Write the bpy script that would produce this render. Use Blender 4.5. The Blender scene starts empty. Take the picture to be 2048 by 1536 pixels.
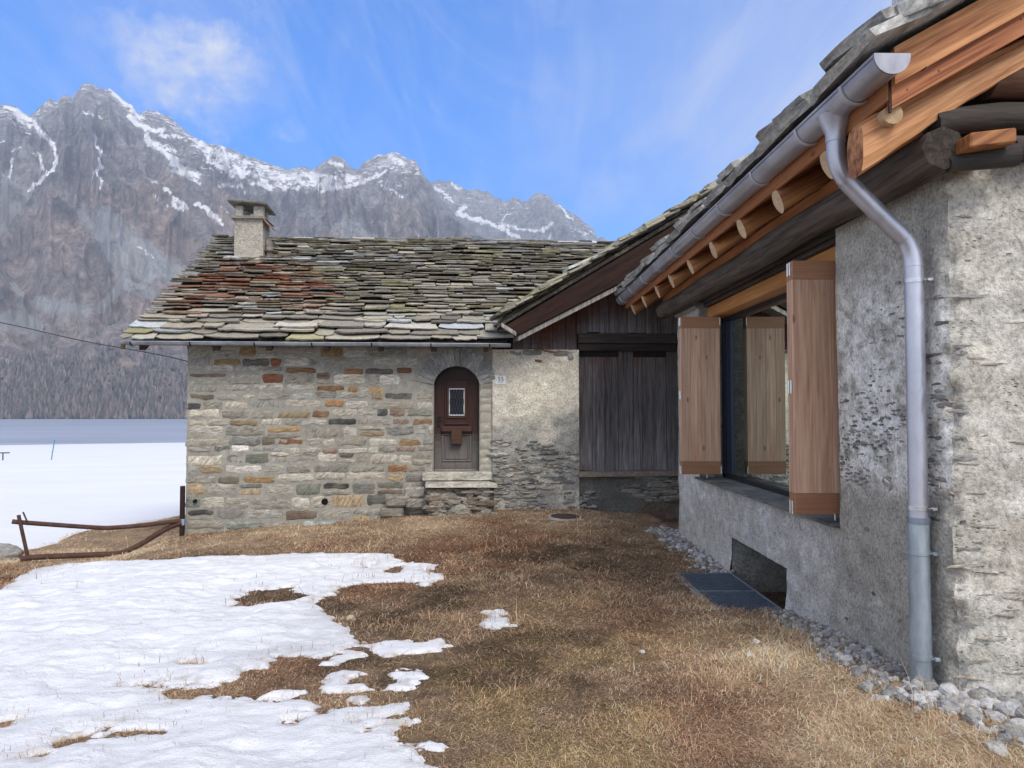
import bpy, bmesh, math, random
import numpy as np
from mathutils import Vector, Matrix
R = math.radians
rng = np.random.default_rng(7)
random.seed(7)
S = bpy.context.scene
COL = S.collection

# ------------------------------------------------------------------ camera, sky, sun, exposure
CAMP = np.array([0, 0, 1.6]); FPX = 1480.0
YAW = math.atan(24/FPX); PIT = math.atan(50/FPX)
cd = bpy.data.cameras.new('camera'); cam = bpy.data.objects.new('camera', cd); COL.objects.link(cam)
cd.sensor_width = 36; cd.lens = 36*FPX/2048; cd.clip_start = 0.05; cd.clip_end = 30000
cam.location = CAMP; cam.rotation_euler = (R(90)+PIT, 0, -YAW)
S.camera = cam
SUN_AZ, SUN_EL = 158.0, 46.0                     # clockwise from +Y
W = bpy.data.worlds.new('World'); S.world = W; W.use_nodes = True
sd = bpy.data.lights.new('sun', 'SUN'); sun = bpy.data.objects.new('sun', sd); COL.objects.link(sun)
sd.energy = 2.1; sd.angle = R(30); sd.color = (1, .94, .85)
_s = Vector((math.sin(R(SUN_AZ))*math.cos(R(SUN_EL)), math.cos(R(SUN_AZ))*math.cos(R(SUN_EL)), math.sin(R(SUN_EL))))
sun.rotation_euler = _s.to_track_quat('Z', 'Y').to_euler()
S.view_settings.view_transform = 'Standard'; S.view_settings.look = 'None'
S.view_settings.exposure = 0.45; S.view_settings.gamma = 1.0
S.render.engine = 'CYCLES'
S.cycles.use_denoising = True; S.cycles.use_adaptive_sampling = False; S.cycles.max_bounces = 8; S.cycles.volume_bounces = 0
S.cycles.transparent_max_bounces = 12

# ------------------------------------------------------------------ small node language
def nd(t, typ, ins=None, **at):
    n = t.nodes.new(typ)
    for k, v in at.items(): setattr(n, k, v)
    for k, v in (ins or {}).items():
        if isinstance(v, bpy.types.NodeSocket): t.links.new(v, n.inputs[k])
        else: n.inputs[k].default_value = v
    return n
def c4(c): return (c[0], c[1], c[2], 1) if len(c) == 3 else c
def noise(t, v, sc, det=5, ro=.55, dist=0):
    return nd(t, 'ShaderNodeTexNoise', {'Vector': v, 'Scale': sc, 'Detail': det, 'Roughness': ro, 'Distortion': dist}).outputs[0]
def vor(t, v, sc, feat='F1', out='Distance'):
    return nd(t, 'ShaderNodeTexVoronoi', {'Vector': v, 'Scale': sc}, feature=feat).outputs[out]
def ramp(t, f, stops, interp='LINEAR'):
    n = nd(t, 'ShaderNodeValToRGB', {'Fac': f}); r = n.color_ramp; r.interpolation = interp
    while len(r.elements) < len(stops): r.elements.new(.5)
    for e, (p, c) in zip(r.elements, stops):
        e.position = p; e.color = c4(c) if not isinstance(c, (int, float)) else (c, c, c, 1)
    return n.outputs[0]
def mix(t, f, a, b, mode='MIX'):
    n = nd(t, 'ShaderNodeMix', data_type='RGBA', blend_type=mode)
    for i, v in ((0, f), (6, a), (7, b)):
        if isinstance(v, bpy.types.NodeSocket): t.links.new(v, n.inputs[i])
        else: n.inputs[i].default_value = v if i == 0 else c4(v)
    return n.outputs[2]
def mth(t, op, a, b=0.0, cl=False):
    return nd(t, 'ShaderNodeMath', {0: a, 1: b}, operation=op, use_clamp=cl).outputs[0]
def mapv(t, v, sc=(1, 1, 1), rot=(0, 0, 0), loc=(0, 0, 0)):
    return nd(t, 'ShaderNodeMapping', {'Vector': v, 'Scale': sc, 'Rotation': rot, 'Location': loc}).outputs[0]
def oc(t): return nd(t, 'ShaderNodeTexCoord').outputs['Object']
def att(t, name='col'):
    n = nd(t, 'ShaderNodeAttribute', attribute_name=name); return n.outputs['Color'], n.outputs['Alpha']
def bump(t, h, dist=.01, st=1.0, nrm=None):
    i = {'Height': h, 'Distance': dist, 'Strength': st}
    if nrm is not None: i['Normal'] = nrm
    return nd(t, 'ShaderNodeBump', i).outputs[0]
def new(name):
    m = bpy.data.materials.new(name); m.use_nodes = True; t = m.node_tree; t.nodes.clear(); return m, t
def fin(m, t, col, rough=.85, nrm=None, spec=.3, metal=0.0):
    i = {'Base Color': col if isinstance(col, bpy.types.NodeSocket) else c4(col), 'Roughness': rough, 'Metallic': metal, 'Specular IOR Level': spec}
    if nrm is not None: i['Normal'] = nrm
    p = nd(t, 'ShaderNodeBsdfPrincipled', i); o = nd(t, 'ShaderNodeOutputMaterial', {'Surface': p.outputs[0]})
    return m
def seedv(t, v, a, k=37.0):                       # shift texture space by the piece's own seed
    s = nd(t, 'ShaderNodeCombineXYZ', {0: mth(t, 'MULTIPLY', a, k), 1: mth(t, 'MULTIPLY', a, k*1.7), 2: mth(t, 'MULTIPLY', a, k*.6)}).outputs[0]
    return nd(t, 'ShaderNodeVectorMath', {0: v, 1: s}, operation='ADD').outputs[0]

def m_wood(name, dark, light, axis, fine=60, rough=.8, contrast=(.3, .7), knots=True, bd=.004, spec=.25, tilt=0.0):
    m, t = new(name); C, A = att(t); v = seedv(t, oc(t), A)
    if tilt: v = mapv(t, v, (1, 1, 1), (0, tilt, 0))
    sc = [1, 1, 1]; sc[axis] = .045
    vv = mapv(t, v, tuple(sc))
    g = noise(t, vv, fine, 6, .6, .4); g2 = noise(t, vv, fine*.22, 4, .6, .8)
    f = mth(t, 'ADD', mth(t, 'MULTIPLY', g, .6), mth(t, 'MULTIPLY', g2, .4))
    c = ramp(t, f, [(contrast[0], dark), (contrast[1], light)])
    c = mix(t, 1.0, c, C, 'MULTIPLY')
    if knots:
        ks = [3.2, 3.2, 3.2]; ks[axis] = 1.4
        k = vor(t, mapv(t, v, tuple(ks)), 1.6)
        c = mix(t, ramp(t, k, [(.05, .75), (.1, 0.0)]), c, (dark[0]*.45, dark[1]*.4, dark[2]*.4))
    return fin(m, t, c, rough, bump(t, f, bd, .8), spec)

def m_stone(name, sc=9, streak=True, bd=.012, fan=False):
    m, t = new(name); C, A = att(t); v = seedv(t, oc(t), A, 91)
    rv = nd(t, 'ShaderNodeVectorRotate', {'Vector': v, 'Axis': (0, 1, 0), 'Angle': mth(t, 'MULTIPLY', A, math.pi) if fan else mth(t, 'MULTIPLY', mth(t, 'POWER', mth(t, 'ABSOLUTE', mth(t, 'SUBTRACT', mth(t, 'MULTIPLY', A, 2.0), 1.0)), 3.0), 1.2)}).outputs[0] if streak else v
    n1 = noise(t, mapv(t, rv, (1, 1, 4.5 if streak else 1)), sc, 8, .65, .6)
    n2 = noise(t, v, sc*6, 6, .7)
    n3 = noise(t, v, sc*.5, 3, .5)
    k = ramp(t, n1, [(.3, .38), (.5, 1.0), (.68, 1.55)])
    c = mix(t, 1.0, C, k, 'MULTIPLY'); c = mix(t, .8, c, ramp(t, n2, [(.3, .55), (.7, 1.4)]), 'MULTIPLY')
    c = mix(t, ramp(t, n3, [(.45, 0.0), (.75, .45)]), c, (.30, .25, .17))
    h = mth(t, 'ADD', n1, mth(t, 'MULTIPLY', n2, .5))
    return fin(m, t, c, .88, bump(t, h, bd, 1.0), .25)

def m_plaster(name, grain=70, bd=.012, lo=.55, hi=1.35, chips=0.0, streaks=True):
    m, t = new(name); C, A = att(t); v = oc(t)
    n1 = noise(t, v, grain, 8, .7); n2 = noise(t, v, grain*.18, 6, .65, .5)
    n3 = noise(t, mapv(t, v, (1, 1, 2.4)), 5, 5, .6)
    c = mix(t, 1.0, C, ramp(t, n1, [(.3, lo), (.5, 1.0), (.72, hi)]), 'MULTIPLY')
    c = mix(t, .55, c, ramp(t, n2, [(.3, .55), (.7, 1.35)]), 'MULTIPLY')
    c = mix(t, .4, c, ramp(t, n3, [(.3, .72), (.7, 1.22)]), 'MULTIPLY')
    h = mth(t, 'ADD', mth(t, 'MULTIPLY', n1, .6), n2)
    # small pits between the grains
    pv = vor(t, mapv(t, v, (1, 1, 1.9)), grain*.55)
    pit = ramp(t, pv, [(.08, 1.0), (.22, 0.0)])
    pm = mth(t, 'MULTIPLY', pit, ramp(t, noise(t, v, grain*.12, 3, .6), [(.5, 0.0), (.62, 1.0)]))
    c = mix(t, mth(t, 'MULTIPLY', pm, .3), c, (.06, .058, .055))
    h = mth(t, 'SUBTRACT', h, mth(t, 'MULTIPLY', pm, .6))
    return fin(m, t, c, .93, bump(t, h, bd, 1.0), .15)

def m_slate(name):
    m, t = new(name); C, A = att(t); v = oc(t)
    n1 = noise(t, mapv(t, v, (1, 2.5, 2.5)), 14, 8, .68, .5); n2 = noise(t, v, 90, 5, .7); n3 = noise(t, v, 2.3, 4, .6); n4 = noise(t, v, 22, 6, .7)
    c = mix(t, 1.0, C, ramp(t, n1, [(.28, .5), (.5, 1.0), (.72, 1.5)]), 'MULTIPLY')
    c = mix(t, .7, c, ramp(t, n2, [(.3, .6), (.7, 1.4)]), 'MULTIPLY')
    yl = mth(t, 'MULTIPLY', ramp(t, n3, [(.5, 0.0), (.66, .55)]), ramp(t, n4, [(.48, 0.0), (.6, 1.0)]))
    c = mix(t, yl, c, (.36, .345, .13))
    pal = ramp(t, noise(t, v, 38, 6, .7), [(.58, 0.0), (.66, .6)])
    c = mix(t, pal, c, (.45, .46, .42))
    org = ramp(t, mth(t, 'ADD', mth(t, 'MULTIPLY', A, .62), noise(t, v, 12, 7, .72)), [(.70, 0.0), (.95, .92)])
    c = mix(t, org, c, ramp(t, n4, [(.35, (.15, .058, .032)), (.65, (.33, .15, .085))]))
    return fin(m, t, c, .85, bump(t, mth(t, 'ADD', n1, mth(t, 'MULTIPLY', n2, .4)), .012, 1.0), .3)

def m_simple(name, col, rough=.6, metal=0, spec=.4, nsc=25, var=.25, bd=.002, streak=(1, 1, 1)):
    m, t = new(name); C, A = att(t); v = oc(t)
    n1 = noise(t, mapv(t, v, streak), nsc, 6, .65); n2 = noise(t, v, nsc*.15, 4, .6)
    c = mix(t, 1.0, C, col, 'MULTIPLY')
    c = mix(t, 1.0, c, ramp(t, n1, [(.25, 1-var), (.75, 1+var)]), 'MULTIPLY')
    c = mix(t, .7, c, ramp(t, n2, [(.3, 1-var), (.7, 1+var)]), 'MULTIPLY')
    rr = ramp(t, n1, [(.3, max(rough-.08, 0)), (.7, min(rough+.1, 1))])
    return fin(m, t, c, rr, bump(t, n1, bd, .6), spec, metal)

# ------------------------------------------------------------------ world sky with wisps of cloud
def make_world():
    t = W.node_tree; t.nodes.clear()
    sky = nd(t, 'ShaderNodeTexSky', sky_type='NISHITA', sun_disc=False, sun_elevation=R(SUN_EL), sun_rotation=R(SUN_AZ), altitude=1800, air_density=1.0, dust_density=.6, ozone_density=2.5)
    g = nd(t, 'ShaderNodeTexCoord').outputs['Generated']
    hs = nd(t, 'ShaderNodeHueSaturation', {'Saturation': 1.5, 'Value': 1.0, 'Color': sky.outputs[0]}).outputs[0]
    hs = mix(t, 1.0, hs, (.66, 1.82, 2.25), 'MULTIPLY')
    sx = nd(t, 'ShaderNodeSeparateXYZ', {0: g})
    zz = mth(t, 'ADD', mth(t, 'MAXIMUM', sx.outputs[2], 0.02), .16)
    pv = nd(t, 'ShaderNodeCombineXYZ', {0: mth(t, 'DIVIDE', sx.outputs[0], zz), 1: mth(t, 'DIVIDE', sx.outputs[1], zz), 2: 0.0}).outputs[0]
    n1 = noise(t, mapv(t, pv, (1.1, .42, 1), (0, 0, R(-38))), 1.5, 11, .68, 1.3)
    n2 = noise(t, mapv(t, pv, (2.6, .5, 1), (0, 0, R(-42)), (3, 1, 0)), 2.2, 11, .68, 1.0)
    c1 = ramp(t, n1, [(.47, 0.0), (.85, .36)])
    c2 = ramp(t, n2, [(.48, 0.0), (.85, .22)])
    cl = mth(t, 'ADD', c1, c2, True)
    # thicker veil towards the right, where the sky pales
    d = nd(t, 'ShaderNodeVectorMath', {0: g, 1: Vector((.56, .76, .33)).normalized()}, operation='DOT_PRODUCT').outputs['Value']
    veil = ramp(t, d, [(.80, 0.0), (.93, .22), (1.0, .5)])
    nv = noise(t, mapv(t, pv, (1, .5, 1), (0, 0, R(-30))), 1.3, 7, .6, .5)
    cl = mth(t, 'ADD', cl, mth(t, 'MULTIPLY', veil, ramp(t, nv, [(.25, .35), (.7, 1.25)])), True)
    def blob(px, py, r0, r1, k, ns, off):
        nonlocal cl
        dv = Vector(ray(px, py)).normalized()
        warp = nd(t, 'ShaderNodeTexNoise', {'Vector': g, 'Scale': ns, 'Detail': 10.0, 'Roughness': .7})
        wv = nd(t, 'ShaderNodeVectorMath', {0: warp.outputs['Color'], 1: (.5, .5, .5)}, operation='SUBTRACT').outputs[0]
        wv = nd(t, 'ShaderNodeVectorMath', {0: wv, 'Scale': off}, operation='SCALE').outputs[0]
        df = nd(t, 'ShaderNodeVectorMath', {0: g, 1: tuple(dv)}, operation='SUBTRACT').outputs[0]
        df = nd(t, 'ShaderNodeVectorMath', {0: df, 1: wv}, operation='ADD').outputs[0]
        df = mapv(t, df, (1, 1, 1.9), (0, R(12), 0))
        ln = nd(t, 'ShaderNodeVectorMath', {0: df}, operation='LENGTH').outputs['Value']
        mk = ramp(t, ln, [(r0, k), (r1, 0.0)])
        cl = mth(t, 'MAXIMUM', cl, mth(t, 'MULTIPLY', mk, ramp(t, noise(t, mapv(t, g, (1, 1, 1.7)), ns*1.3, 10, .62), [(.34, .15), (.62, 1.0)])))
    blob(350, 140, .02, .12, 1.0, 8, .20); blob(450, 130, .01, .1, .75, 10, .18); blob(240, 95, .005, .08, .4, 9, .14)
    blob(575, 262, .004, .03, .45, 18, .05)
    # bright overcast added overhead, behind and beside, outside the picture: it softens the shade
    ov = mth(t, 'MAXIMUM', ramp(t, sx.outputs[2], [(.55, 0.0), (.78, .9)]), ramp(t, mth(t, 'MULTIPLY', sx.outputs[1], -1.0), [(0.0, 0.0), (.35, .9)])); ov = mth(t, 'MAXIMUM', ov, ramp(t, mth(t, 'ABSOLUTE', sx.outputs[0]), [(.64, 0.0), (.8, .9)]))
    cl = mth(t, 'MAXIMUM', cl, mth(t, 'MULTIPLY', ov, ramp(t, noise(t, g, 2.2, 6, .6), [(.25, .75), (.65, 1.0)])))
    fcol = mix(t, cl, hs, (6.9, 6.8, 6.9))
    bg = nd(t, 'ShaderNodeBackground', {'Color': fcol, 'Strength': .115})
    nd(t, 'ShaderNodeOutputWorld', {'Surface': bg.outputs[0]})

# ------------------------------------------------------------------ photo rays (for laying outlines out on real planes)
_f = np.array([math.sin(YAW)*math.cos(PIT), math.cos(YAW)*math.cos(PIT), math.sin(PIT)])
_r = np.array([math.cos(YAW), -math.sin(YAW), 0]); _u = np.cross(_r, _f)
def ray(x, y): return _f + (x-1024)/FPX*_r - (y-768)/FPX*_u
def on_y(x, y, Y): d = ray(x, y); return CAMP + d*(Y/d[1])
def on_z(x, y, Z): d = ray(x, y); return CAMP + d*((Z-1.6)/d[2])
make_world()

# ------------------------------------------------------------------ numpy noise
def _hash(i, j, k, s):
    h = (i.astype(np.int64)*374761393 + j.astype(np.int64)*668265263 + k.astype(np.int64)*2147483647 + s*974711) & 0xffffffff
    h = ((h ^ (h >> 13))*1274126177) & 0xffffffff
    h = h ^ (h >> 16)
    h = (h*2246822519) & 0xffffffff
    h = h ^ (h >> 15)
    return (h & 0xffff)/32767.5 - 1.0
def vn(p, s=0):
    p = np.asarray(p, float); i = np.floor(p); f = p-i; f = f*f*f*(f*(f*6-15)+10); i = i.astype(np.int64); out = 0
    for a in (0, 1):
        wa = f[..., 0] if a else 1-f[..., 0]
        for b in (0, 1):
            wb = f[..., 1] if b else 1-f[..., 1]
            for c in (0, 1):
                wc = f[..., 2] if c else 1-f[..., 2]
                out = out + wa*wb*wc*_hash(i[..., 0]+a, i[..., 1]+b, i[..., 2]+c, s)
    return out
def fbm(p, o=4, s=0, g=.5):
    p = np.asarray(p, float); a = 1; r = 0; n = 0
    for k in range(o):
        r = r + a*vn(p*2**k + k*17.3, s+k*7); n += a; a *= g
    return r/n
def P3(x, y, z=0): return np.stack(np.broadcast_arrays(x, y, z), -1).astype(float)
def sstep(a, b, x): t = np.clip((x-a)/(b-a), 0, 1); return t*t*(3-2*t)

# ------------------------------------------------------------------ mesh helpers
def put_props(o, label=None, cat=None, group=None, kind=None):
    for k, v in (('label', label), ('category', cat), ('group', group), ('kind', kind)):
        if v: o[k] = v
    return o
def thing(name, loc, rz=0, label=None, cat=None, group=None):
    o = bpy.data.objects.new(name, None); COL.objects.link(o); o.location = loc; o.rotation_euler = (0, 0, rz); o.empty_display_size = .2
    return put_props(o, label, cat, group)
def wmat(o):
    M = Matrix.LocRotScale(o.location, o.rotation_euler, None)
    return wmat(o.parent) @ M if o.parent else M
def mesh_np(name, V, faces, mats, parent=None, col=None, smooth=False, fm=None, fs=None, loc=None):
    V = np.asarray(V, float)
    if parent is not None:
        Mi = np.array(wmat(parent).inverted()); V = V@Mi[:3, :3].T + Mi[:3, 3]
    elif loc is not None: V = V - np.asarray(loc)
    me = bpy.data.meshes.new(name)
    if isinstance(faces, np.ndarray):
        n, k = faces.shape
        me.vertices.add(len(V)); me.vertices.foreach_set('co', V.astype(np.float32).ravel())
        me.loops.add(n*k); me.loops.foreach_set('vertex_index', faces.astype(np.int32).ravel())
        me.polygons.add(n); me.polygons.foreach_set('loop_start', np.arange(0, n*k, k, dtype=np.int32))
        me.polygons.foreach_set('use_smooth', np.full(n, smooth, dtype=bool))
        me.update(calc_edges=True)
    else:
        me.from_pydata(V.tolist(), [], faces)
        if fs is not None: me.polygons.foreach_set('use_smooth', np.array(fs, dtype=bool))
        else: me.polygons.foreach_set('use_smooth', np.full(len(faces), smooth, dtype=bool))
    for m in (mats if isinstance(mats, (list, tuple)) else [mats]): me.materials.append(m)
    if fm is not None: me.polygons.foreach_set('material_index', np.array(fm, dtype=np.int32))
    a = me.color_attributes.new('col', 'FLOAT_COLOR', 'POINT')
    if col is None: col = np.tile(np.array([1, 1, 1, .5]), (len(V), 1))
    a.data.foreach_set('color', np.asarray(col, np.float32).ravel())
    o = bpy.data.objects.new(name, me); COL.objects.link(o)
    if parent is not None: o.parent = parent
    elif loc is not None: o.location = loc
    return o

_CH = None
def cham():
    global _CH
    if _CH: return _CH
    ids = {}; L = []
    for s0 in (-1, 1):
        for s1 in (-1, 1):
            for s2 in (-1, 1):
                for a in range(3): ids[(s0, s1, s2, a)] = len(L); L.append((s0, s1, s2, a))
    F = []
    def k(sg, a): return ids[(sg[0], sg[1], sg[2], a)]
    for a in range(3):
        b, c = [x for x in range(3) if x != a]
        for s in (-1, 1):
            q = []
            for sb, sc in ((-1, -1), (1, -1), (1, 1), (-1, 1)):
                g = [0]*3; g[a] = s; g[b] = sb; g[c] = sc; q.append(k(g, a))
            F.append(q)
    for a in range(3):
        for b in range(a+1, 3):
            c = 3-a-b
            for sa in (-1, 1):
                for sb in (-1, 1):
                    q = []
                    for sc, ax in ((-1, a), (1, a), (1, b), (-1, b)):
                        g = [0]*3; g[a] = sa; g[b] = sb; g[c] = sc; q.append(k(g, ax))
                    F.append(q)
    for s0 in (-1, 1):
        for s1 in (-1, 1):
            for s2 in (-1, 1): F.append([ids[(s0, s1, s2, a)] for a in range(3)])
    _CH = (L, F); return _CH

class MB:
    def __init__(s): s.v = []; s.f = []; s.c = []; s.m = []; s.s = []
    def add(s, V, F, col=(1, 1, 1), a=None, m=0, smooth=False, outward=False):
        n = len(s.v); V = [tuple(map(float, p)) for p in V]
        if a is None: a = random.random()
        if outward:
            ce = np.mean(V, 0); G = []
            for f in F:
                q = [np.array(V[i]) for i in f]; nn = np.cross(q[1]-q[0], q[2]-q[0])
                G.append(list(f) if nn@(np.mean(q, 0)-ce) >= 0 else list(f)[::-1])
            F = G
        s.v += V; s.f += [[n+i for i in f] for f in F]; s.m += [m]*len(F); s.s += [smooth]*len(F)
        if isinstance(col, np.ndarray) and col.ndim == 2: s.c += [(x[0], x[1], x[2], a) for x in col]
        else: s.c += [(col[0], col[1], col[2], a)]*len(V)
    def box(s, lo, hi, ch=.004, col=(1, 1, 1), a=None, m=0, M=None):
        lo = np.array(lo, float); hi = np.array(hi, float); ce = (lo+hi)/2; h = (hi-lo)/2; ch = min(ch, h.min()*.6)
        L, F = cham(); V = []
        for (a0, a1, a2, ax) in L:
            p = np.array([a0, a1, a2])*(h-ch); p[ax] = (a0, a1, a2)[ax]*h[ax]; p = p+ce
            if M is not None: p = np.array(M(p))
            V.append(p)
        s.add(V, F, col, a, m, outward=True)
    def hexa(s, p, col=(1, 1, 1), a=None, m=0):
        s.add(p, [(0, 1, 2, 3), (4, 5, 6, 7), (0, 1, 5, 4), (1, 2, 6, 5), (2, 3, 7, 6), (3, 0, 4, 7)], col, a, m, outward=True)
    def tube(s, pts, r, n=14, cap=True, col=(1, 1, 1), a=None, m=0, mc=None, up=None, capk=1.0):
        pts = [np.array(p, float) for p in pts]; k = len(pts); r = r if hasattr(r, '__len__') else [r]*k
        T = [pts[min(i+1, k-1)]-pts[max(i-1, 0)] for i in range(k)]; T = [x/np.linalg.norm(x) for x in T]
        x = np.array(up, float) if up is not None else (np.array([0, 0, 1.]) if abs(T[0][2]) < .9 else np.array([1., 0, 0]))
        V = []
        for i in range(k):
            x = x-T[i]*(x@T[i]); x /= np.linalg.norm(x); y = np.cross(T[i], x)
            for j in range(n):
                an = 2*math.pi*j/n; V.append(pts[i]+r[i]*(math.cos(an)*x+math.sin(an)*y))
        F = [(i*n+j, i*n+(j+1) % n, (i+1)*n+(j+1) % n, (i+1)*n+j) for i in range(k-1) for j in range(n)]
        if a is None: a = random.random()
        s.add(V, F, col, a, m, smooth=True)
        if cap:
            if capk != 1.0: col = tuple(np.array(col)*capk)
            s.add(V[:n], [tuple(range(n))[::-1]], col, a, m if mc is None else mc)
            s.add(V[-n:], [tuple(range(n))], col, a, m if mc is None else mc)
    def prism(s, poly, vec, col=(1, 1, 1), a=None, m=0):
        n = len(poly); p = [np.array(q, float) for q in poly]; v = np.array(vec, float)
        nn = sum(np.cross(p[i]-p[0], p[(i+1) % n]-p[0]) for i in range(1, n-1))
        if nn@v > 0: p = p[::-1]
        V = p+[q+v for q in p]
        s.add(V, [tuple(range(n)), tuple(range(2*n-1, n-1, -1))]+[((i+1) % n, i, n+i, n+(i+1) % n) for i in range(n)], col, a, m)
    def build(s, name, mats, parent=None, label=None, loc=None):
        o = mesh_np(name, np.array(s.v), s.f, mats, parent, np.array(s.c), fm=s.m, fs=s.s, loc=loc)
        if label: o['label'] = label
        return o

# ------------------------------------------------------------------ materials
M_ = {}
M_['masonry'] = m_stone('masonry_stone', 8, bd=.018)
M_['arch'] = m_stone('arch_stone', 9, bd=.015, fan=True)
M_['rubble'] = m_stone('rubble_stone', 10, True, bd=.01)
M_['mortar'] = m_plaster('lime_mortar', 55, .008, .75, 1.2)
M_['plaster'] = m_plaster('rough_plaster', 46, .022, .45, 1.45)
M_['rough'] = m_plaster('roughcast', 36, .03, .42, 1.4)
M_['slate'] = m_slate('roof_slate')
M_['barnwood'] = m_wood('weathered_plank', (.22, .20, .20), (1.15, 1.12, 1.1), 2, 64, .85, (.34, .66), True, .004)
M_['barnbeam'] = m_wood('dark_beam', (.014, .008, .006), (.13, .072, .05), 0, 46, .8, (.34, .68), True, .004, .25, math.atan(.56))
M_['oldlog'] = m_wood('old_log', (.018, .015, .013), (.13, .112, .10), 1, 34, .85, (.36, .70), False, .014)
M_['larch_x'] = m_wood('larch_rafter', (.17, .045, .014), (.72, .37, .16), 0, 30, .6, (.36, .66), True, .006, .25, math.atan(.565))
M_['larch_y'] = m_wood('larch_board', (.2, .062, .02), (.52, .235, .095), 1, 40, .6, (.25, .75), True, .002)
M_['lintel'] = m_wood('larch_lintel', (.3, .115, .03), (.6, .29, .1), 1, 34, .6, (.25, .75), True, .002)
M_['shutter'] = m_wood('larch_shutter', (.36, .185, .115), (.72, .49, .355), 2, 40, .6, (.33, .68), True, .001)
M_['rail'] = m_wood('larch_shutter_rail', (.27, .13, .07), (.46, .25, .15), 0, 46, .6, (.25, .75), False, .001)
M_['endgrain'] = m_simple('log_end_grain', (.50, .36, .22), .8, nsc=40, var=.3)
M_['zinc'] = m_simple('grey_zinc', (.46, .465, .53), .36, .65, .5, 9, .22, .0012, (1, .25, .35))
M_['zincband'] = m_simple('pale_zinc', (.46, .46, .48), .5, .3, .5, 12, .12, .001)
M_['galv'] = m_simple('galvanised_steel', (.31, .36, .41), .45, .45, .5, 14, .3, .001, (1, 1, .25))
M_['steel'] = m_simple('bright_steel', (.62, .62, .62), .3, .9, .5, 20, .15)
M_['oldzinc'] = m_simple('old_zinc_gutter', (.30, .32, .35), .5, .4, .5, 10, .35, .002)
M_['rust'] = m_simple('rusty_steel', (.085, .045, .035), .85, .1, .3, 40, .45, .003)
M_['darkmetal'] = m_simple('dark_iron', (.02, .018, .018), .6, .4, .4, 40, .3)
M_['blueframe'] = m_simple('dark_blue_frame', (.012, .016, .028), .45, .0, .5, 20, .15)
M_['doorwood'] = m_wood('door_wood', (.42, .38, .36), (1, .95, .92), 2, 90, .6, (.3, .7), False, .001, .35)
M_['white'] = m_simple('white_paint', (.75, .75, .74), .5, var=.06)
M_['black'] = m_simple('black_lettering', (.02, .02, .02), .5, var=.05)
M_['slab'] = m_stone('slate_slab', 5, True, bd=.01)
M_['dark'] = m_simple('dark_interior', (.03, .03, .03), .95, var=.2)
M_['cable'] = m_simple('black_cable', (.02, .02, .025), .6)
M_['bluepole'] = m_simple('blue_plastic', (.05, .22, .36), .6)
def m_glass(name, tint, ior):
    m, t = new(name)
    fr = nd(t, 'ShaderNodeFresnel', {'IOR': ior}).outputs[0]
    a = nd(t, 'ShaderNodeBsdfTransparent', {'Color': c4(tint)}); b = nd(t, 'ShaderNodeBsdfGlossy', {'Color': (.80, .9, .86, 1), 'Roughness': 0.0})
    mx = nd(t, 'ShaderNodeMixShader', {0: fr, 1: a.outputs[0], 2: b.outputs[0]})
    nd(t, 'ShaderNodeOutputMaterial', {'Surface': mx.outputs[0]}); return m
M_['glass'] = m_glass('window_glass', (.5, .6, .56), 1.72)

def m_ground():
    m, t = new('dry_turf'); C, A = att(t); v = oc(t)
    n1 = noise(t, v, 60, 8, .7); n2 = noise(t, v, 9, 7, .65, .6); n3 = noise(t, v, 160, 4, .6)
    c = mix(t, 1.0, C, ramp(t, n1, [(.28, .35), (.5, 1.0), (.72, 1.8)]), 'MULTIPLY')
    c = mix(t, .8, c, ramp(t, n2, [(.3, .5), (.7, 1.5)]), 'MULTIPLY')
    h = mth(t, 'ADD', mth(t, 'ADD', n1, n2), mth(t, 'MULTIPLY', n3, .4))
    return fin(m, t, c, .95, bump(t, h, .03, 1.0), .1)
M_['ground'] = m_ground()
def m_snow(name, far=False):
    m, t = new(name); C, A = att(t); v = oc(t)
    n1 = noise(t, mapv(t, v, (1, 2.0, 1)), 5 if not far else .12, 6, .6); n2 = noise(t, v, 60 if not far else 1.2, 6, .65)
    c = mix(t, 1.0, C, ramp(t, n1, [(.3, .93), (.7, 1.03)]), 'MULTIPLY')
    return fin(m, t, c, .6, bump(t, mth(t, 'ADD', mth(t, 'MULTIPLY', n1, .6), mth(t, 'MULTIPLY', n2, .45)), .05 if not far else .12, .7), .3)
M_['snow'] = m_snow('melting_snow'); M_['farsnow'] = m_snow('field_snow', True)
def m_blade():
    m, t = new('dry_grass'); C, A = att(t)
    d = nd(t, 'ShaderNodeBsdfDiffuse', {'Color': C}); tr = nd(t, 'ShaderNodeBsdfTranslucent', {'Color': C})
    mx = nd(t, 'ShaderNodeMixShader', {0: .25, 1: d.outputs[0], 2: tr.outputs[0]})
    nd(t, 'ShaderNodeOutputMaterial', {'Surface': mx.outputs[0]}); return m
M_['blade'] = m_blade()
def m_gravel():
    m, t = new('marble_gravel'); C, A = att(t); v = oc(t)
    n1 = noise(t, v, 45, 8, .7, .8); n2 = noise(t, v, 14, 5, .6)
    c = mix(t, 1.0, C, ramp(t, n1, [(.3, .4), (.5, 1.0), (.7, 1.3)]), 'MULTIPLY')
    c = mix(t, .6, c, ramp(t, n2, [(.3, .7), (.7, 1.25)]), 'MULTIPLY')
    return fin(m, t, c, .8, bump(t, n1, .006, 1.0), .3)
M_['gravel'] = m_gravel()
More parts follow.
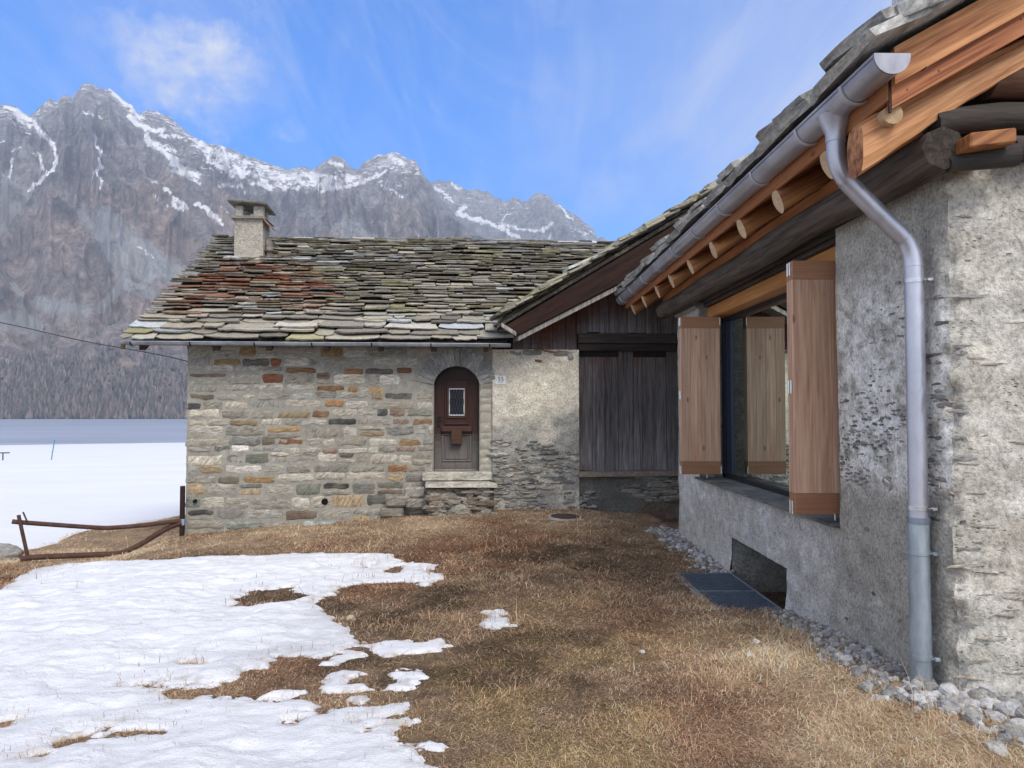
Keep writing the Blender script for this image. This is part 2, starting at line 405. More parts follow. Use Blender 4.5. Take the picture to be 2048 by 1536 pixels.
def m_lake():
    m, t = new('lake_ice'); v = oc(t)
    n1 = noise(t, mapv(t, v, (.25, 1, 1)), .02, 6, .6); n2 = noise(t, mapv(t, v, (.05, 1, 1)), .05, 5, .6)
    c = ramp(t, n1, [(.3, (.25, .29, .37)), (.7, (.36, .40, .48))])
    c = mix(t, ramp(t, n2, [(.62, 0.0), (.72, .5)]), c, (.6, .63, .68))
    return fin(m, t, c, .5, None, .3)
def m_mount():
    m, t = new('alpine_rock'); C, A = att(t); v = oc(t); C2, A2 = att(t, 'aux')
    n1 = noise(t, mapv(t, v, (1, .6, .7)), .035, 10, .72, .5); n2 = noise(t, mapv(t, v, (1, .8, .55), (0, R(25), 0)), .011, 7, .65, .6); n3 = noise(t, v, .12, 6, .7)
    c = mix(t, .95, C, ramp(t, n1, [(.34, .42), (.5, 1.0), (.66, 1.6)]), 'MULTIPLY')
    c = mix(t, .6, c, ramp(t, n2, [(.3, .65), (.7, 1.35)]), 'MULTIPLY')
    c = mix(t, .6, c, ramp(t, n3, [(.3, .6), (.7, 1.4)]), 'MULTIPLY')
    sc = nd(t, 'ShaderNodeSeparateColor', {0: C2})
    br = mth(t, 'ADD', mth(t, 'MULTIPLY', noise(t, mapv(t, v, (.8, .5, 1.3), (0, R(25), 0)), .055, 12, .78), 2.6), -1.3)
    scree = ramp(t, mth(t, 'ADD', sc.outputs[1], mth(t, 'MULTIPLY', br, .8)), [(.2, 0.0), (.55, 1.0)])
    c = mix(t, scree, c, ramp(t, noise(t, mapv(t, v, (1, .5, .2)), .05, 6, .6), [(.3, (.52, .51, .50)), (.7, (.68, .67, .66))]))
    lg = noise(t, mapv(t, v, (.45, .5, 1.9), (0, R(28), 0)), .06, 11, .74, .4)
    lg = mth(t, 'MULTIPLY', ramp(t, mth(t, 'ADD', lg, mth(t, 'MULTIPLY', sc.outputs[2], .30)), [(.66, 0.0), (.71, 1.0)]), ramp(t, sc.outputs[2], [(.02, 0.0), (.12, 1.0)]))
    sn = mth(t, 'MAXIMUM', ramp(t, mth(t, 'ADD', sc.outputs[0], br), [(.50, 0.0), (.60, 1.0)]), lg)
    c = mix(t, sn, c, (.86, .86, .87))
    h = mth(t, 'ADD', n1, mth(t, 'ADD', mth(t, 'MULTIPLY', n2, 2.2), mth(t, 'MULTIPLY', n3, .3)))
    bs = mth(t, 'SUBTRACT', 1.0, mth(t, 'MULTIPLY', sn, .75))
    b = nd(t, 'ShaderNodeBump', {'Height': h, 'Distance': 34.0, 'Strength': bs}).outputs[0]
    return fin(m, t, c, .95, b, .1)

# ------------------------------------------------------------------ ground height and colours
CP = np.array([(2.55, 4.15, 0), (2.55, 10.6, -.17), (2.3, 7.3, -.2), (2.55, 5.6, -.1), (3.6, 3.4, .0), (0, 3.3, -.05), (-2.5, 3.3, -.1), (0, 6, -.15), (-2, 6, -.2), (-4, 6, -.3),
    (0, 9, -.2), (-2.5, 9, -.3), (0, 12.4, -.1), (1.2, 12.4, -.1), (-1, 12.3, -.13), (-2.5, 12.3, -.27), (-4, 12.2, -.36), (-5.3, 12.15, -.46), (2.4, 12.6, -.19), (-5, 9.5, -.45),
    (-6.9, 10.9, -.62), (-8, 8, -.6), (-9, 5, -.5), (-5, 3, -.25), (-10, 12, -.74), (-8, 14, -.80), (-6.2, 11.5, -.70), (-5.75, 11.9, -.66), (-6, 13, -.72), (-6, 15, -.74), (-6, 19, -.95), (-7.5, 13, -.78), (-7.6, 15, -.80), (-7, 17, -.86), (6, 2, 0), (6, 14, -.2), (0, 0, 0), (-6, 0, -.2), (0, 20, -.3), (-14, 6, -.7), (-14, 0, -.6)])
_d = np.linalg.norm(CP[:, None, :2]-CP[None, :, :2], axis=-1)
_K = _d; _n = len(CP); _Pm = np.c_[np.ones(_n), CP[:, :2]]
_w = np.linalg.solve(np.block([[_K+np.eye(_n)*.02, _Pm], [_Pm.T, np.zeros((3, 3))]]), np.r_[CP[:, 2], 0, 0, 0])
def g0(x, y):
    x = np.asarray(x, float); y = np.asarray(y, float); sh = x.shape; x = x.ravel(); y = y.ravel(); out = np.zeros(len(x))
    for i in range(_n): out += _w[i]*np.hypot(x-CP[i, 0], y-CP[i, 1])
    return (out + _w[_n] + _w[_n+1]*x + _w[_n+2]*y).reshape(sh)
def gz(x, y):
    z = g0(x, y); return z + .018*fbm(P3(np.asarray(x)*1.6, np.asarray(y)*1.6), 4, 3)
def on_g(px, py):
    z = -.2
    for _ in range(6):
        p = on_z(px, py, z); z = float(g0(p[0], p[1]))
    return p
def field_z(x, y): return -.80 - .034*np.maximum(0, y-13) - .012*np.maximum(0, -x-6)
def polysd(x, y, poly):
    p = np.asarray(poly, float); sh = x.shape; x = x.ravel(); y = y.ravel(); d = np.full(len(x), 1e9); ins = np.zeros(len(x), bool)
    for i in range(len(p)):
        a = p[i]; b = p[(i+1) % len(p)]; e = b-a; L = max(e@e, 1e-12)
        t = np.clip(((x-a[0])*e[0]+(y-a[1])*e[1])/L, 0, 1); d = np.minimum(d, np.hypot(x-a[0]-t*e[0], y-a[1]-t*e[1]))
        c = (a[1] > y) != (b[1] > y)
        ins ^= c & (x < (b[0]-a[0])*(y-a[1])/((b[1]-a[1]) if b[1] != a[1] else 1e-9)+a[0])
    return np.where(ins, d, -d).reshape(sh)
SNOW = [(-260, 1240), (0, 1182), (60, 1145), (130, 1128), (200, 1124), (300, 1122), (420, 1115), (540, 1113), (640, 1110), (790, 1110), (800, 1125), (830, 1128), (875, 1132), (876, 1142), (850, 1142), (890, 1158), (850, 1165), (790, 1163), (720, 1166), (680, 1180), (670, 1192), (640, 1200), (630, 1212), (660, 1235), (690, 1255), (715, 1265), (700, 1290), (690, 1305), (640, 1320), (600, 1318), (560, 1310), (540, 1340), (490, 1340), (480, 1365), (400, 1375), (300, 1368), (220, 1378), (300, 1385), (330, 1400), (380, 1410), (420, 1395), (470, 1405), (560, 1400), (620, 1400), (640, 1430), (700, 1420), (770, 1420), (800, 1415), (760, 1440), (830, 1445), (800, 1470), (780, 1490), (830, 1500), (870, 1536), (900, 1620), (900, 1800), (-700, 1800)]
HOLES = [[(470, 1200), (500, 1182), (580, 1178), (630, 1192), (580, 1205), (520, 1215), (460, 1213)], [(50, 1522), (110, 1500), (150, 1470), (240, 1452), (215, 1470), (160, 1485), (130, 1500), (80, 1520)],
    [(225, 1465), (320, 1470), (290, 1480), (210, 1478)], [(360, 1330), (430, 1325), (400, 1333)], [(560, 1448), (620, 1435), (590, 1452)], [(720, 1450), (770, 1450), (760, 1465), (725, 1470)], [(715, 1136), (752, 1130), (740, 1141)], [(770, 1138), (800, 1130), (797, 1148), (775, 1147)], [(0, 1448), (25, 1444), (22, 1454), (2, 1455)]]
ISLES = [[(640, 1335), (700, 1300), (730, 1310), (690, 1330)], [(700, 1288), (750, 1290), (830, 1278), (840, 1290), (870, 1300), (780, 1313), (760, 1305)], [(840, 1290), (880, 1280), (885, 1290), (850, 1300)],
    [(640, 1355), (690, 1345), (720, 1350), (715, 1370), (745, 1360), (730, 1380), (640, 1400), (630, 1387), (580, 1395), (525, 1397), (570, 1380), (630, 1380)], [(755, 1350), (800, 1340), (850, 1340), (845, 1360), (800, 1382), (760, 1378), (790, 1362)],
    [(700, 1397), (745, 1388), (720, 1405)], [(862, 1498), (886, 1500), (870, 1510)], [(962, 1225), (1013, 1223), (1010, 1240), (1018, 1252), (985, 1258), (950, 1250), (975, 1240)], [(830, 1165), (870, 1163), (850, 1173)], [(783, 1418), (802, 1411), (795, 1426)]]
SNOW_W = [on_g(*p)[:2] for p in SNOW]; HOLES_W = [[on_g(*p)[:2] for p in q] for q in HOLES]; ISLES_W = [[on_g(*p)[:2] for p in q] for q in ISLES]
def snow_sd(x, y, rag=True):
    s = polysd(x, y, SNOW_W)
    for h in HOLES_W: s = np.minimum(s, -polysd(x, y, h))
    for h in ISLES_W: s = np.maximum(s, polysd(x, y, h))
    if rag: s = s + .05*fbm(P3(x*2.6, y*3.4), 4, 5, .6) + .15*fbm(P3(x*6, y*10), 5, 9, .72) - .012
    return s
# limit between the trodden turf by the barrier and the snow field behind it
EDGE = [(-13, 10.8), (-9.6, 11.5), (-8.3, 12.1), (-7.85, 12.8), (-7.9, 13.8), (-8.2, 15.0), (-7.9, 16.2), (-7.6, 17.9), (-7.0, 20), (-5.2, 23), (-5.2, 60), (-60, 60), (-60, 10.5)]
def field_sd(x, y): return polysd(x, y, EDGE) + .25*fbm(P3(x*1.2, y*1.2), 4, 31)   # >0 : snow field shows
def turf(x, y):
    """real colour of the turf: soil, moss, straw, as it lies"""
    x = np.asarray(x, float); y = np.asarray(y, float)
    n1 = fbm(P3(x*.9, y*.9), 4, 11); n2 = fbm(P3(x*3.2, y*3.2), 4, 12); n3 = fbm(P3(x*.5+9, y*.5), 3, 13)
    straw = sstep(-.1, 1.0, .55*sstep(.3, 1.5, x - .10*(y-3.5))*sstep(7.5, 4.5, y) + .42*sstep(9.6, 11.2, y) + .9*n1*.5 + .35*n2)
    straw = np.clip(straw + .2, 0, 1)
    moss = sstep(.05, .5, n3 + .4*n2)*sstep(8.5, 5, y)
    red = sstep(.15, .6, fbm(P3(x*.8+4, y*.8), 4, 14) + .3*np.exp(-((x+.6)/1.6)**2-((y-8.6)/1.5)**2))
    c = np.array([.205, .137, .092])*np.ones(x.shape+(1,))
    c = c*(1-straw[..., None]) + np.array([.57, .41, .268])*straw[..., None]
    c = c*(1-.5*moss[..., None]) + np.array([.33, .235, .10])*.5*moss[..., None]
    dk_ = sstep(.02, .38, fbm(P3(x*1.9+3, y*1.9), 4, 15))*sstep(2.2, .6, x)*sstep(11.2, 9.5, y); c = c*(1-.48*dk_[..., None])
    damp = np.clip(np.exp(-((x-.5)/2.0)**2-((y-8.6)/1.5)**2)*1.1 + np.exp(-((x+.9)/1.3)**2-((y-6.6)/1.4)**2)*.8 + np.exp(-((x-1.15)/.3)**2-((y-3.35)/.16)**2)*1.2, 0, 1)*sstep(-.45, .25, n1+.6*n2); c = c*(1-.42*damp[..., None])
    c = c*(1-.5*red[..., None]) + np.array([.22, .10, .058])*.5*red[..., None]
    return c, straw

def build_ground():
    xs = np.unique(np.r_[np.arange(-16, -9, .25), np.arange(-9, 4.6, .06), np.arange(4.6, 12, .4)])
    ys = np.unique(np.r_[np.arange(-8, 2.2, .4), np.arange(2.2, 14, .06), np.arange(14, 26, .25)])
    X, Y = np.meshgrid(xs, ys); Z = gz(X, Y)
    fs = field_sd(X, Y); Z = Z - .3*sstep(-.05, .5, fs)
    Z = np.where((X > 2.6) & (Y > 4.22), Z-.15, Z); Z = np.where((X > GRATE[0]-.01) & (X < 3.6) & (Y > GRATE[2]+.0) & (Y < GRATE[3]+.06), -.5, Z)
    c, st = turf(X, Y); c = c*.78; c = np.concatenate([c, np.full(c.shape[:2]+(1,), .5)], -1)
    n, k = X.shape; i = np.arange(n*k).reshape(n, k); F = np.stack([i[:-1, :-1], i[:-1, 1:], i[1:, 1:], i[1:, :-1]], -1).reshape(-1, 4)
    put_props(mesh_np('ground', P3(X, Y, Z).reshape(-1, 3), F, M_['ground'], None, c.reshape(-1, 4), True), kind='structure')
def build_field():
    th = np.radians(np.arange(-180, 181, 1.0)); rr = np.r_[np.arange(5, 40, .5), np.geomspace(40, 640, 90)]
    T, Rr = np.meshgrid(th, rr); X = Rr*np.sin(T); Y = Rr*np.cos(T)
    Z = field_z(X, Y) + .05*fbm(P3(X*.35, Y*.35), 4, 21) + .12*fbm(P3(X*.03, Y*.03), 2, 22)*sstep(20, 60, Rr)
    sh = Y + 10*fbm(P3(X*.012, Y*.004), 3, 23)
    Z = np.where(Y > 397, -16.5 - .02*(Y-397), Z)
    near = (np.abs(X) < 13) & (Y < 23) & (Y > -8); Z = np.where(near & (field_sd(X, Y) < -.4), Z-.55, Z)
    c = np.ones(X.shape+(4,))*np.array([.73, .745, .775, .5])
    br = sstep(381, 386, sh)*sstep(-.15, .1, fbm(P3(X*.02, Y*.02), 3, 24) + sstep(-150, -165, X)*-.25 + .12)
    c[..., :3] = c[..., :3]*(1-br[..., None]) + np.array([.16, .11, .075])*br[..., None]
    n, k = X.shape; i = np.arange(n*k).reshape(n, k); F = np.stack([i[:-1, :-1], i[1:, :-1], i[1:, 1:], i[:-1, 1:]], -1).reshape(-1, 4)
    put_props(mesh_np('snow_field', P3(X, Y, Z).reshape(-1, 3), F[:, ::-1], M_['farsnow'], None, c.reshape(-1, 4), True), kind='structure')
    L = 5000
    put_props(mesh_np('lake', [(-L, 300, -13.35), (L, 300, -13.35), (L, 1400, -13.35), (-L, 1400, -13.35)], [(0, 1, 2, 3)], m_lake()), kind='structure')
def build_snow():
    xs = np.arange(-9.5, .7, .022); ys = np.arange(2.3, 10.6, .022); X, Y = np.meshgrid(xs, ys)
    s = snow_sd(X, Y)
    th = .02 + .06*sstep(.05, 1.0, s)
    h = np.where(s > 0, th*(1-np.exp(-np.maximum(s, 0)/.04)) + sstep(0, .3, s)*(.030*fbm(P3(X*1.4, Y*2.6), 3, 41) + .042*fbm(P3(X*4, Y*7.5), 5, 42, .6)), np.maximum(s*.9, -.1))
    Z = gz(X, Y) + h + .012
    n, k = X.shape; i = np.arange(n*k).reshape(n, k); F = np.stack([i[:-1, :-1], i[:-1, 1:], i[1:, 1:], i[1:, :-1]], -1).reshape(-1, 4)
    keep = (s.ravel()[F] > -.05).any(1); F = F[keep]
    used = np.unique(F); rm = np.full(n*k, -1); rm[used] = np.arange(len(used)); F = rm[F]
    V = P3(X, Y, Z).reshape(-1, 3)[used]
    ice = sstep(.0, .5, fbm(P3(X*.8, Y*.8), 3, 43))*sstep(.6, .1, s); dirt = sstep(.1, .5, fbm(P3(X*14, Y*14), 3, 44))*sstep(.16, .0, s)
    c = np.ones(X.shape+(4,))*np.array([.73, .74, .77, .5]); c[..., :3] *= 1-.24*ice[..., None]; c[..., :3] = c[..., :3]*(1-.5*dirt[..., None])+np.array([.4, .33, .26])*.5*dirt[..., None]
    put_props(mesh_np('snow', V, F, M_['snow'], None, c.reshape(-1, 4)[used], True), label='melting snow patch with ragged edges lying on the brown turf', cat='snow', kind='stuff')

# ------------------------------------------------------------------ grass
GRATE = (1.93, 2.53, 6.52, 8.12)
def build_grass():
    N = 900000
    u = rng.random(N); Y = 2.5*np.exp(u*math.log(12.6/2.5)); X = rng.uniform(-.82, .80, N)*Y
    # the strip behind the barrier
    n2 = 26000; X = np.r_[X, rng.uniform(-9.2, -5.3, n2)]; Y = np.r_[Y, rng.uniform(11.2, 20, n2)]
    ok = X < 2.56
    ok |= (Y < 4.2)
    ok &= ~((X > GRATE[0]) & (X < GRATE[1]+.1) & (Y > GRATE[2]) & (Y < GRATE[3]))
    ok &= ~((np.hypot(X-1.02, Y-11.67) < .28))
    u_, v_ = X*math.cos(R(3))+(Y-12.6)*math.sin(R(3)), -X*math.sin(R(3))+(Y-12.6)*math.cos(R(3))
    ok &= ~((v_ > 0) & (u_ > -5.2)); ok &= ~((v_ > -.5) & (u_ > -1.3) & (u_ < -.05))
    X, Y = X[ok], Y[ok]
    s = snow_sd(X, Y); fs = field_sd(X, Y)
    q = rng.random(len(X))
    ok = ((s < .0) | (q < .003) | ((s < .08) & (q < .05))) & (fs < .1)
    # sparser where the soil shows, and on the gravel strip
    den = fbm(P3(X*2.2, Y*2.2), 4, 51)
    grv = gravel_w(X, Y)
    ok &= rng.random(len(X)) < np.clip(.62 + .8*den, .12, 1)*(1-.9*grv)
    X, Y, s = X[ok], Y[ok], s[ok]; n = len(X)
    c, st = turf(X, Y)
    tuft = np.clip(fbm(P3(X*1.3, Y*1.3), 3, 52)*1.6, 0, 1)
    L = rng.gamma(4, .0075, n)*(1+.7*tuft + .35*st)*np.clip(Y/5, .9, 1.5)*(1+.25*sstep(1.0, 2.5, X)*sstep(6, 4, Y)); L = np.clip(L, .012, .16)
    tall = rng.random(n) < .0012*(1+14*sstep(1.9, 2.4, X)); L[tall] *= 2.6
    a = rng.normal(0, 1.5, n) + 5.0*fbm(P3(X*1.6, Y*1.6), 3, 53)
    lean = np.clip(rng.normal(1.46, .14, n) - .2*tuft, .3, 1.57); lean[tall] = rng.uniform(.1, .7, tall.sum())
    st_in = s > 0; lean[st_in] = rng.uniform(.1, .7, st_in.sum()); L[st_in] *= .9
    w = (.0009+.0006*rng.random(n))*np.clip(Y/3.6, .9, 2.6)
    dx, dy = np.cos(a), np.sin(a); px, py = -dy, dx
    Z = gz(X, Y)-.004 + np.where(st_in, .05, 0)
    k1 = lean*.72; k2 = np.minimum(lean*1.18, 1.62)
    m = np.stack([X+dx*np.sin(k1)*L*.5, Y+dy*np.sin(k1)*L*.5, Z+np.cos(k1)*L*.5], -1)
    t = m+np.stack([dx*np.sin(k2)*L*.5, dy*np.sin(k2)*L*.5, np.cos(k2)*L*.5], -1)
    wig = rng.normal(0, .012, (n, 1)); t = t + np.stack([px, py, 0*px], -1)*wig
    wv = np.stack([px, py, 0*px], -1)*w[:, None]; p = np.stack([X, Y, Z], -1)
    V = np.stack([p-wv, p+wv, m-wv*.8, m+wv*.8, t], 1).reshape(-1, 3)
    b = np.arange(n)[:, None]*5; F = np.concatenate([b+np.array([0, 1, 3]), b+np.array([0, 3, 2]), b+np.array([2, 3, 4])], 0)
    br = rng.lognormal(-.05, .5, n)[:, None]*(1+.5*fbm(P3(X*5, Y*5), 3, 55))[:, None]; cc = c*br*1.46*np.array([1.0, .97, .93])
    pale = (rng.random(n) < .16+.3*st)[:, None]; cc = np.where(pale, cc*.35+np.array([.64, .50, .35])*.65, cc)
    cc = np.clip(cc, .015, .78); cc = np.repeat(cc, 5, 0); cc = np.c_[cc, np.full(len(cc), .5)]
    put_props(mesh_np('dry_grass', V, F, M_['blade'], None, cc), label='matted dry brown grass covering the yard between the houses', cat='grass', kind='stuff')

# ------------------------------------------------------------------ stones and gravel
def ico(n):
    bm = bmesh.new(); bmesh.ops.create_icosphere(bm, subdivisions=n, radius=1); bm.verts.ensure_lookup_table()
    V = np.array([v.co[:] for v in bm.verts]); F = np.array([[v.index for v in f.verts] for f in bm.faces]); bm.free(); return V, F
def pebble(seed, k=2, flat=.75, rough=.26):
    V, F = ico(k); d = 1 + rough*fbm(V*1.3+seed*11.7, 3, seed); V = V*d[:, None]
    for j in range(5):                             # a few facets knocked off
        nn = np.random.default_rng(seed*31+j).normal(size=3); nn /= np.linalg.norm(nn); h = V@nn; lim = .62+.2*((seed*7+j*3) % 5)/5
        V = V - nn*np.maximum(h-lim, 0)[:, None]*.9
    V = V*np.array([1, .78, flat]); return V, F
def gravel_w(x, y):
    """how much of the ground is gravel (0..1)"""
    n = .16*fbm(P3(x*2.2, y*2.2), 3, 61)
    wid = np.interp(y, [4.0, 5.2, 6.3, 6.6, 8.1, 8.3, 10.6, 11], [.40, .30, .24, .08, .08, .30, .38, .38])
    a = sstep(.16, -.06, (2.55-wid) - x + n*1.1)*(y > 4.1)
    b = sstep(.2, -.1, (y - 4.25))*sstep(-.12, .3, x - (2.22 + .12*(4.15-y)) + n*2.2)*sstep(2.6, 3.1, y)
    return np.clip(np.maximum(a, b), 0, 1)
def build_gravel():
    vs = [pebble(i) for i in range(14)]; AV = []; AF = []; AC = []; o = 0
    def place(x, y, z, r, i):
        nonlocal o
        V, F = vs[i]; th = random.uniform(0, 6.28); ti = random.uniform(-.5, .5); c, s = math.cos(th), math.sin(th); c2, s2 = math.cos(ti), math.sin(ti)
        Rm = np.array([[c, -s, 0], [s, c, 0], [0, 0, 1]])@np.array([[1, 0, 0], [0, c2, -s2], [0, s2, c2]])
        AV.append((V*r)@Rm.T+np.array([x, y, z])); AF.append(F+o); o += len(V)
        g = random.uniform(.20, .50); t = random.random(); col = np.array([g, g*.985, g*(.99 if t < .7 else .93)]); AC.append(np.tile(np.r_[col, random.random()], (len(V), 1)))
    X = np.r_[rng.uniform(1.9, 2.56, 5200), rng.uniform(1.9, 4.2, 5200)]; Y = np.r_[rng.uniform(4.1, 11.0, 5200), rng.uniform(2.7, 4.2, 5200)]
    w = gravel_w(X, Y); ok = (rng.random(len(X)) < w**2.0*.8) & ~((X > GRATE[0]-.04) & (Y > GRATE[2]-.05) & (Y < GRATE[3]+.03)); X, Y = X[ok], Y[ok]
    Z = gz(X, Y)
    for x, y, z in zip(X, Y, Z):
        r = min(random.gammavariate(5, .0043), .05)*(1.3 if y < 4.3 else 1); place(x, y, z+r*random.uniform(-.35, .5), r, random.randrange(14))
    put_props(mesh_np('gravel', np.concatenate(AV), np.concatenate(AF), M_['gravel'], None, np.concatenate(AC), False), label='white and grey marble gravel strip along the foot of the plastered house', cat='gravel', kind='stuff')
    # single stones lying in the grass
    for px, py, r, sd_, lab in ((1513, 1287, .028, 3, 'larger smooth white stone of a close pair lying in the turf left of the downpipe'), (1500, 1314, .024, 5, 'small pale stone in the turf just in front of a smooth white one'),
                          (1285, 1308, .022, 8, 'small grey stone lying alone in the middle of the brown turf'), (702, 1243, .045, 6, 'tan stone beside the edge of the melting snow')):
        p = on_g(px, py); V, F = pebble(sd_+20, 3, .7); z = float(gz(p[0], p[1]))
        cc = (.62, .61, .59) if px > 1400 else ((.5, .5, .5) if px > 1000 else (.42, .34, .24))
        put_props(mesh_np('stone', V*r+np.array([p[0], p[1], z+r*.45]), F, M_['gravel'], None, np.tile(np.r_[cc, .4], (len(V), 1)), True, loc=(p[0], p[1], z)), lab, 'stone', 'loose stones on the turf')
    # flat boulders beside the barrier
    for (x, y, sx, sy, sz, lab, s_) in ((-7.95, 11.5, .62, .42, .17, 'flat grey boulder behind the left end of the rusty barrier', 41), (-7.75, 10.85, .26, .22, .17, 'small rounded grey boulder in front of a flat one, at the left edge', 44)):
        V, F = ico(4); d = 1+.22*fbm(V*1.5+s_, 4, s_); V = V*d[:, None]; V[:, 2] = np.clip(V[:, 2], -.8, .62+.08*fbm(V*3, 2, 5)); V = V*np.array([sx, sy, sz])
        z = float(gz(x, y)); C_ = np.tile(np.array([.30, .29, .275, .3]), (len(V), 1))
        put_props(mesh_np('boulder', V+np.array([x, y, z+sz*.55]), F, M_['rubble'], None, C_, True, loc=(x, y, z)), lab, 'boulder', 'boulders by the barrier')
    # flat stone against the wall foot
    p = F3(-2.97, -.14, 0); z = float(gz(p[0], p[1])); b = MB(); b.box((p[0]-.26, p[1]-.1, z-.03), (p[0]+.26, p[1]+.09, z+.05), .02, (.33, .36, .34), .4); b.build('flat_stone', M_['slab'], None, loc=(p[0], p[1], z))
    put_props(bpy.data.objects['flat_stone'], 'flat greenish stone leaning at the foot of the masonry wall', 'stone')

# ------------------------------------------------------------------ facade frame (old house and barn front)
A3 = R(3); EU = np.array([math.cos(A3), math.sin(A3), 0]); EV = np.array([-math.sin(A3), math.cos(A3), 0]); P0 = np.array([0, 12.6, 0])
def F3(u, v, z): return P0+u*EU+v*EV+np.array([0, 0, z])
def Fm(p): return F3(p[0], p[1], p[2])

def stone_patch(b, frame, u0, u1, z0, z1, prot, col, a, m=0, nu=7, nz=5, jit=.012, seed=0):
    s = np.linspace(-1, 1, nu); t = np.linspace(-1, 1, nz); S_, T_ = np.meshgrid(s, t)
    # push the outline in at the corners so that stones are rounded, each in its own way
    rr = random.uniform(.0, .16); k = 1-rr*(S_**4*T_**4)
    U = (u0+u1)/2 + S_*k*(u1-u0)/2; Z = (z0+z1)/2 + T_*k*(z1-z0)/2
    U = U+jit*fbm(P3(U*9+seed, Z*9, seed*.37), 2, 71); Z = Z+jit*.9*fbm(P3(U*9+seed+50, Z*9, seed*.37), 2, 72)
    edge = (1-np.abs(S_)**8)*(1-np.abs(T_)**8)
    H = -.005 + (prot+.005)*edge**.3 + edge*.006*fbm(P3(U*14+seed, Z*14, seed), 3, 73)
    V = [frame(x, -h, z) for x, h, z in zip(U.ravel(), H.ravel(), Z.ravel())]
    F = [(j*nu+i, j*nu+i+1, (j+1)*nu+i+1, (j+1)*nu+i) for j in range(nz-1) for i in range(nu-1)]
    b.add(V, F, col, a, m, smooth=True)
def rubble(b, frame, u0, u1, z0, z1, n, dens, wr=(.08, .3), hr=(.018, .05), prot=(.004, .02), pal=None, m=0):
    for k in range(n):
        u = random.uniform(u0, u1); z = random.uniform(z0, z1)
        if random.random() > dens(u, z): continue
        w = wr[0]+(wr[1]-wr[0])*random.random()**1.8; h = random.uniform(*hr)*(.6+.8*w/wr[1]); sl = random.uniform(-.12, .12)
        nn = random.randint(7, 10); pts = []
        for i in range(nn):
            an = 2*math.pi*i/nn+random.uniform(-.2, .2); q = abs(math.cos(an))**.7*(1 if math.cos(an) > 0 else -1)
            x = u+q*w/2*random.uniform(.6, 1.2); y = z+math.sin(an)*h/2*random.uniform(.45, 1.35)+sl*(x-u); pts.append((x, y))
        p = random.uniform(*prot); c = random.choice(pal or [(.16, .16, .155), (.22, .215, .2), (.30, .29, .27), (.12, .12, .12), (.25, .2, .15)]); g = random.uniform(.8, 1.2)
        out = [frame(x, .006, y) for x, y in pts]; mid = [frame(u+(x-u)*.93, -p*.8, z+(y-z)*.9) for x, y in pts]; inn = [frame(u+(x-u)*.6, -p*random.uniform(.9, 1.25), z+(y-z)*.55) for x, y in pts]
        V = out+mid+inn; F = []
        for r_ in (0, nn):
            F += [(r_+i, r_+(i+1) % nn, r_+nn+(i+1) % nn, r_+nn+i) for i in range(nn)]
        F.append(tuple(range(2*nn, 3*nn)))
        b.add(V, F, (c[0]*g, c[1]*g, c[2]*g), None, m)

def wall_grid(b, frame, us, zs, keep, colf, amp=.012, m=0, seed=0, big=.02, corner=None):
    U, Z = np.meshgrid(us, zs); Pw = np.array([frame(u, 0, z) for u, z in zip(U.ravel(), Z.ravel())])
    nrm = -(np.array(frame(0, 1, 0))-np.array(frame(0, 0, 0)))
    d = amp*fbm(Pw*np.array([6, 6, 9]), 4, 81+seed) + big*fbm(Pw*1.3, 3, 82+seed)
    d3 = np.stack([d, .7*np.roll(d, 1), 0*d], -1) if corner is None else np.stack([d, d*.9+0*d, 0*d], -1)
    V = Pw + (nrm*d[:, None] if corner is None else d3)
    if corner is not None: V = corner(V, Pw)
    n, k = U.shape; i = np.arange(n*k).reshape(n, k); F = []
    for r_ in range(n-1):
        for c_ in range(k-1):
            if keep((us[c_]+us[c_+1])/2, (zs[r_]+zs[r_+1])/2): F.append((i[r_, c_], i[r_, c_+1], i[r_+1, c_+1], i[r_+1, c_]))
    col = colf(U.ravel(), Z.ravel(), Pw)
    b.add(V, F, np.asarray(col), .5, m, smooth=True)

# ------------------------------------------------------------------ slates
def slate(b, o, e1, e2, nn, w, l, th, col, a, rag=.1, tilt=0.0, m=0):
    """one slab: o = middle of the front edge, e1 along the eave, e2 up the slope"""
    w2 = w/2; pts = []
    k = random.randint(4, 6)
    for i in range(k+1):
        s = -1+2*i/k; inset = (abs(s)**3)*random.uniform(.1, 1.0)*min(l*.4, .11)
        pts.append((s*w2*random.uniform(.95, 1.04), inset+random.uniform(-rag, rag)*min(l, .3)*.5))
    pts += [(w2*random.uniform(.85, 1.02), l*.6), (w2*random.uniform(.8, 1), l), (-w2*random.uniform(.8, 1), l), (-w2*random.uniform(.85, 1.02), l*.6)]
    n = len(pts); tx = random.uniform(-.02, .02)
    top = [o+e1*x+e2*y+nn*(th+tilt*(l-y)+tx*x+random.uniform(-.004, .004)) for x, y in pts]
    bot = [p-nn*th*random.uniform(.8, 1.15)+(e2*random.uniform(0, .012) if i <= k else 0) for i, p in enumerate(top)]
    V = top+bot; F = [tuple(range(n)), tuple(range(2*n-1, n-1, -1))]+[((i+1) % n, i, n+i, n+(i+1) % n) for i in range(n)]
    b.add(V, F, col, a, m)
def slate_col(u, q):
    t = random.random()
    if t < .55: c = np.array([.25, .228, .187])
    elif t < .74: c = np.array([.165, .15, .128])
    elif t < .88: c = np.array([.29, .275, .24])
    elif t < .95: c = np.array([.24, .225, .13])
    else: c = np.array([.33, .35, .37])
    return c*random.uniform(.62, 1.3)*1.3

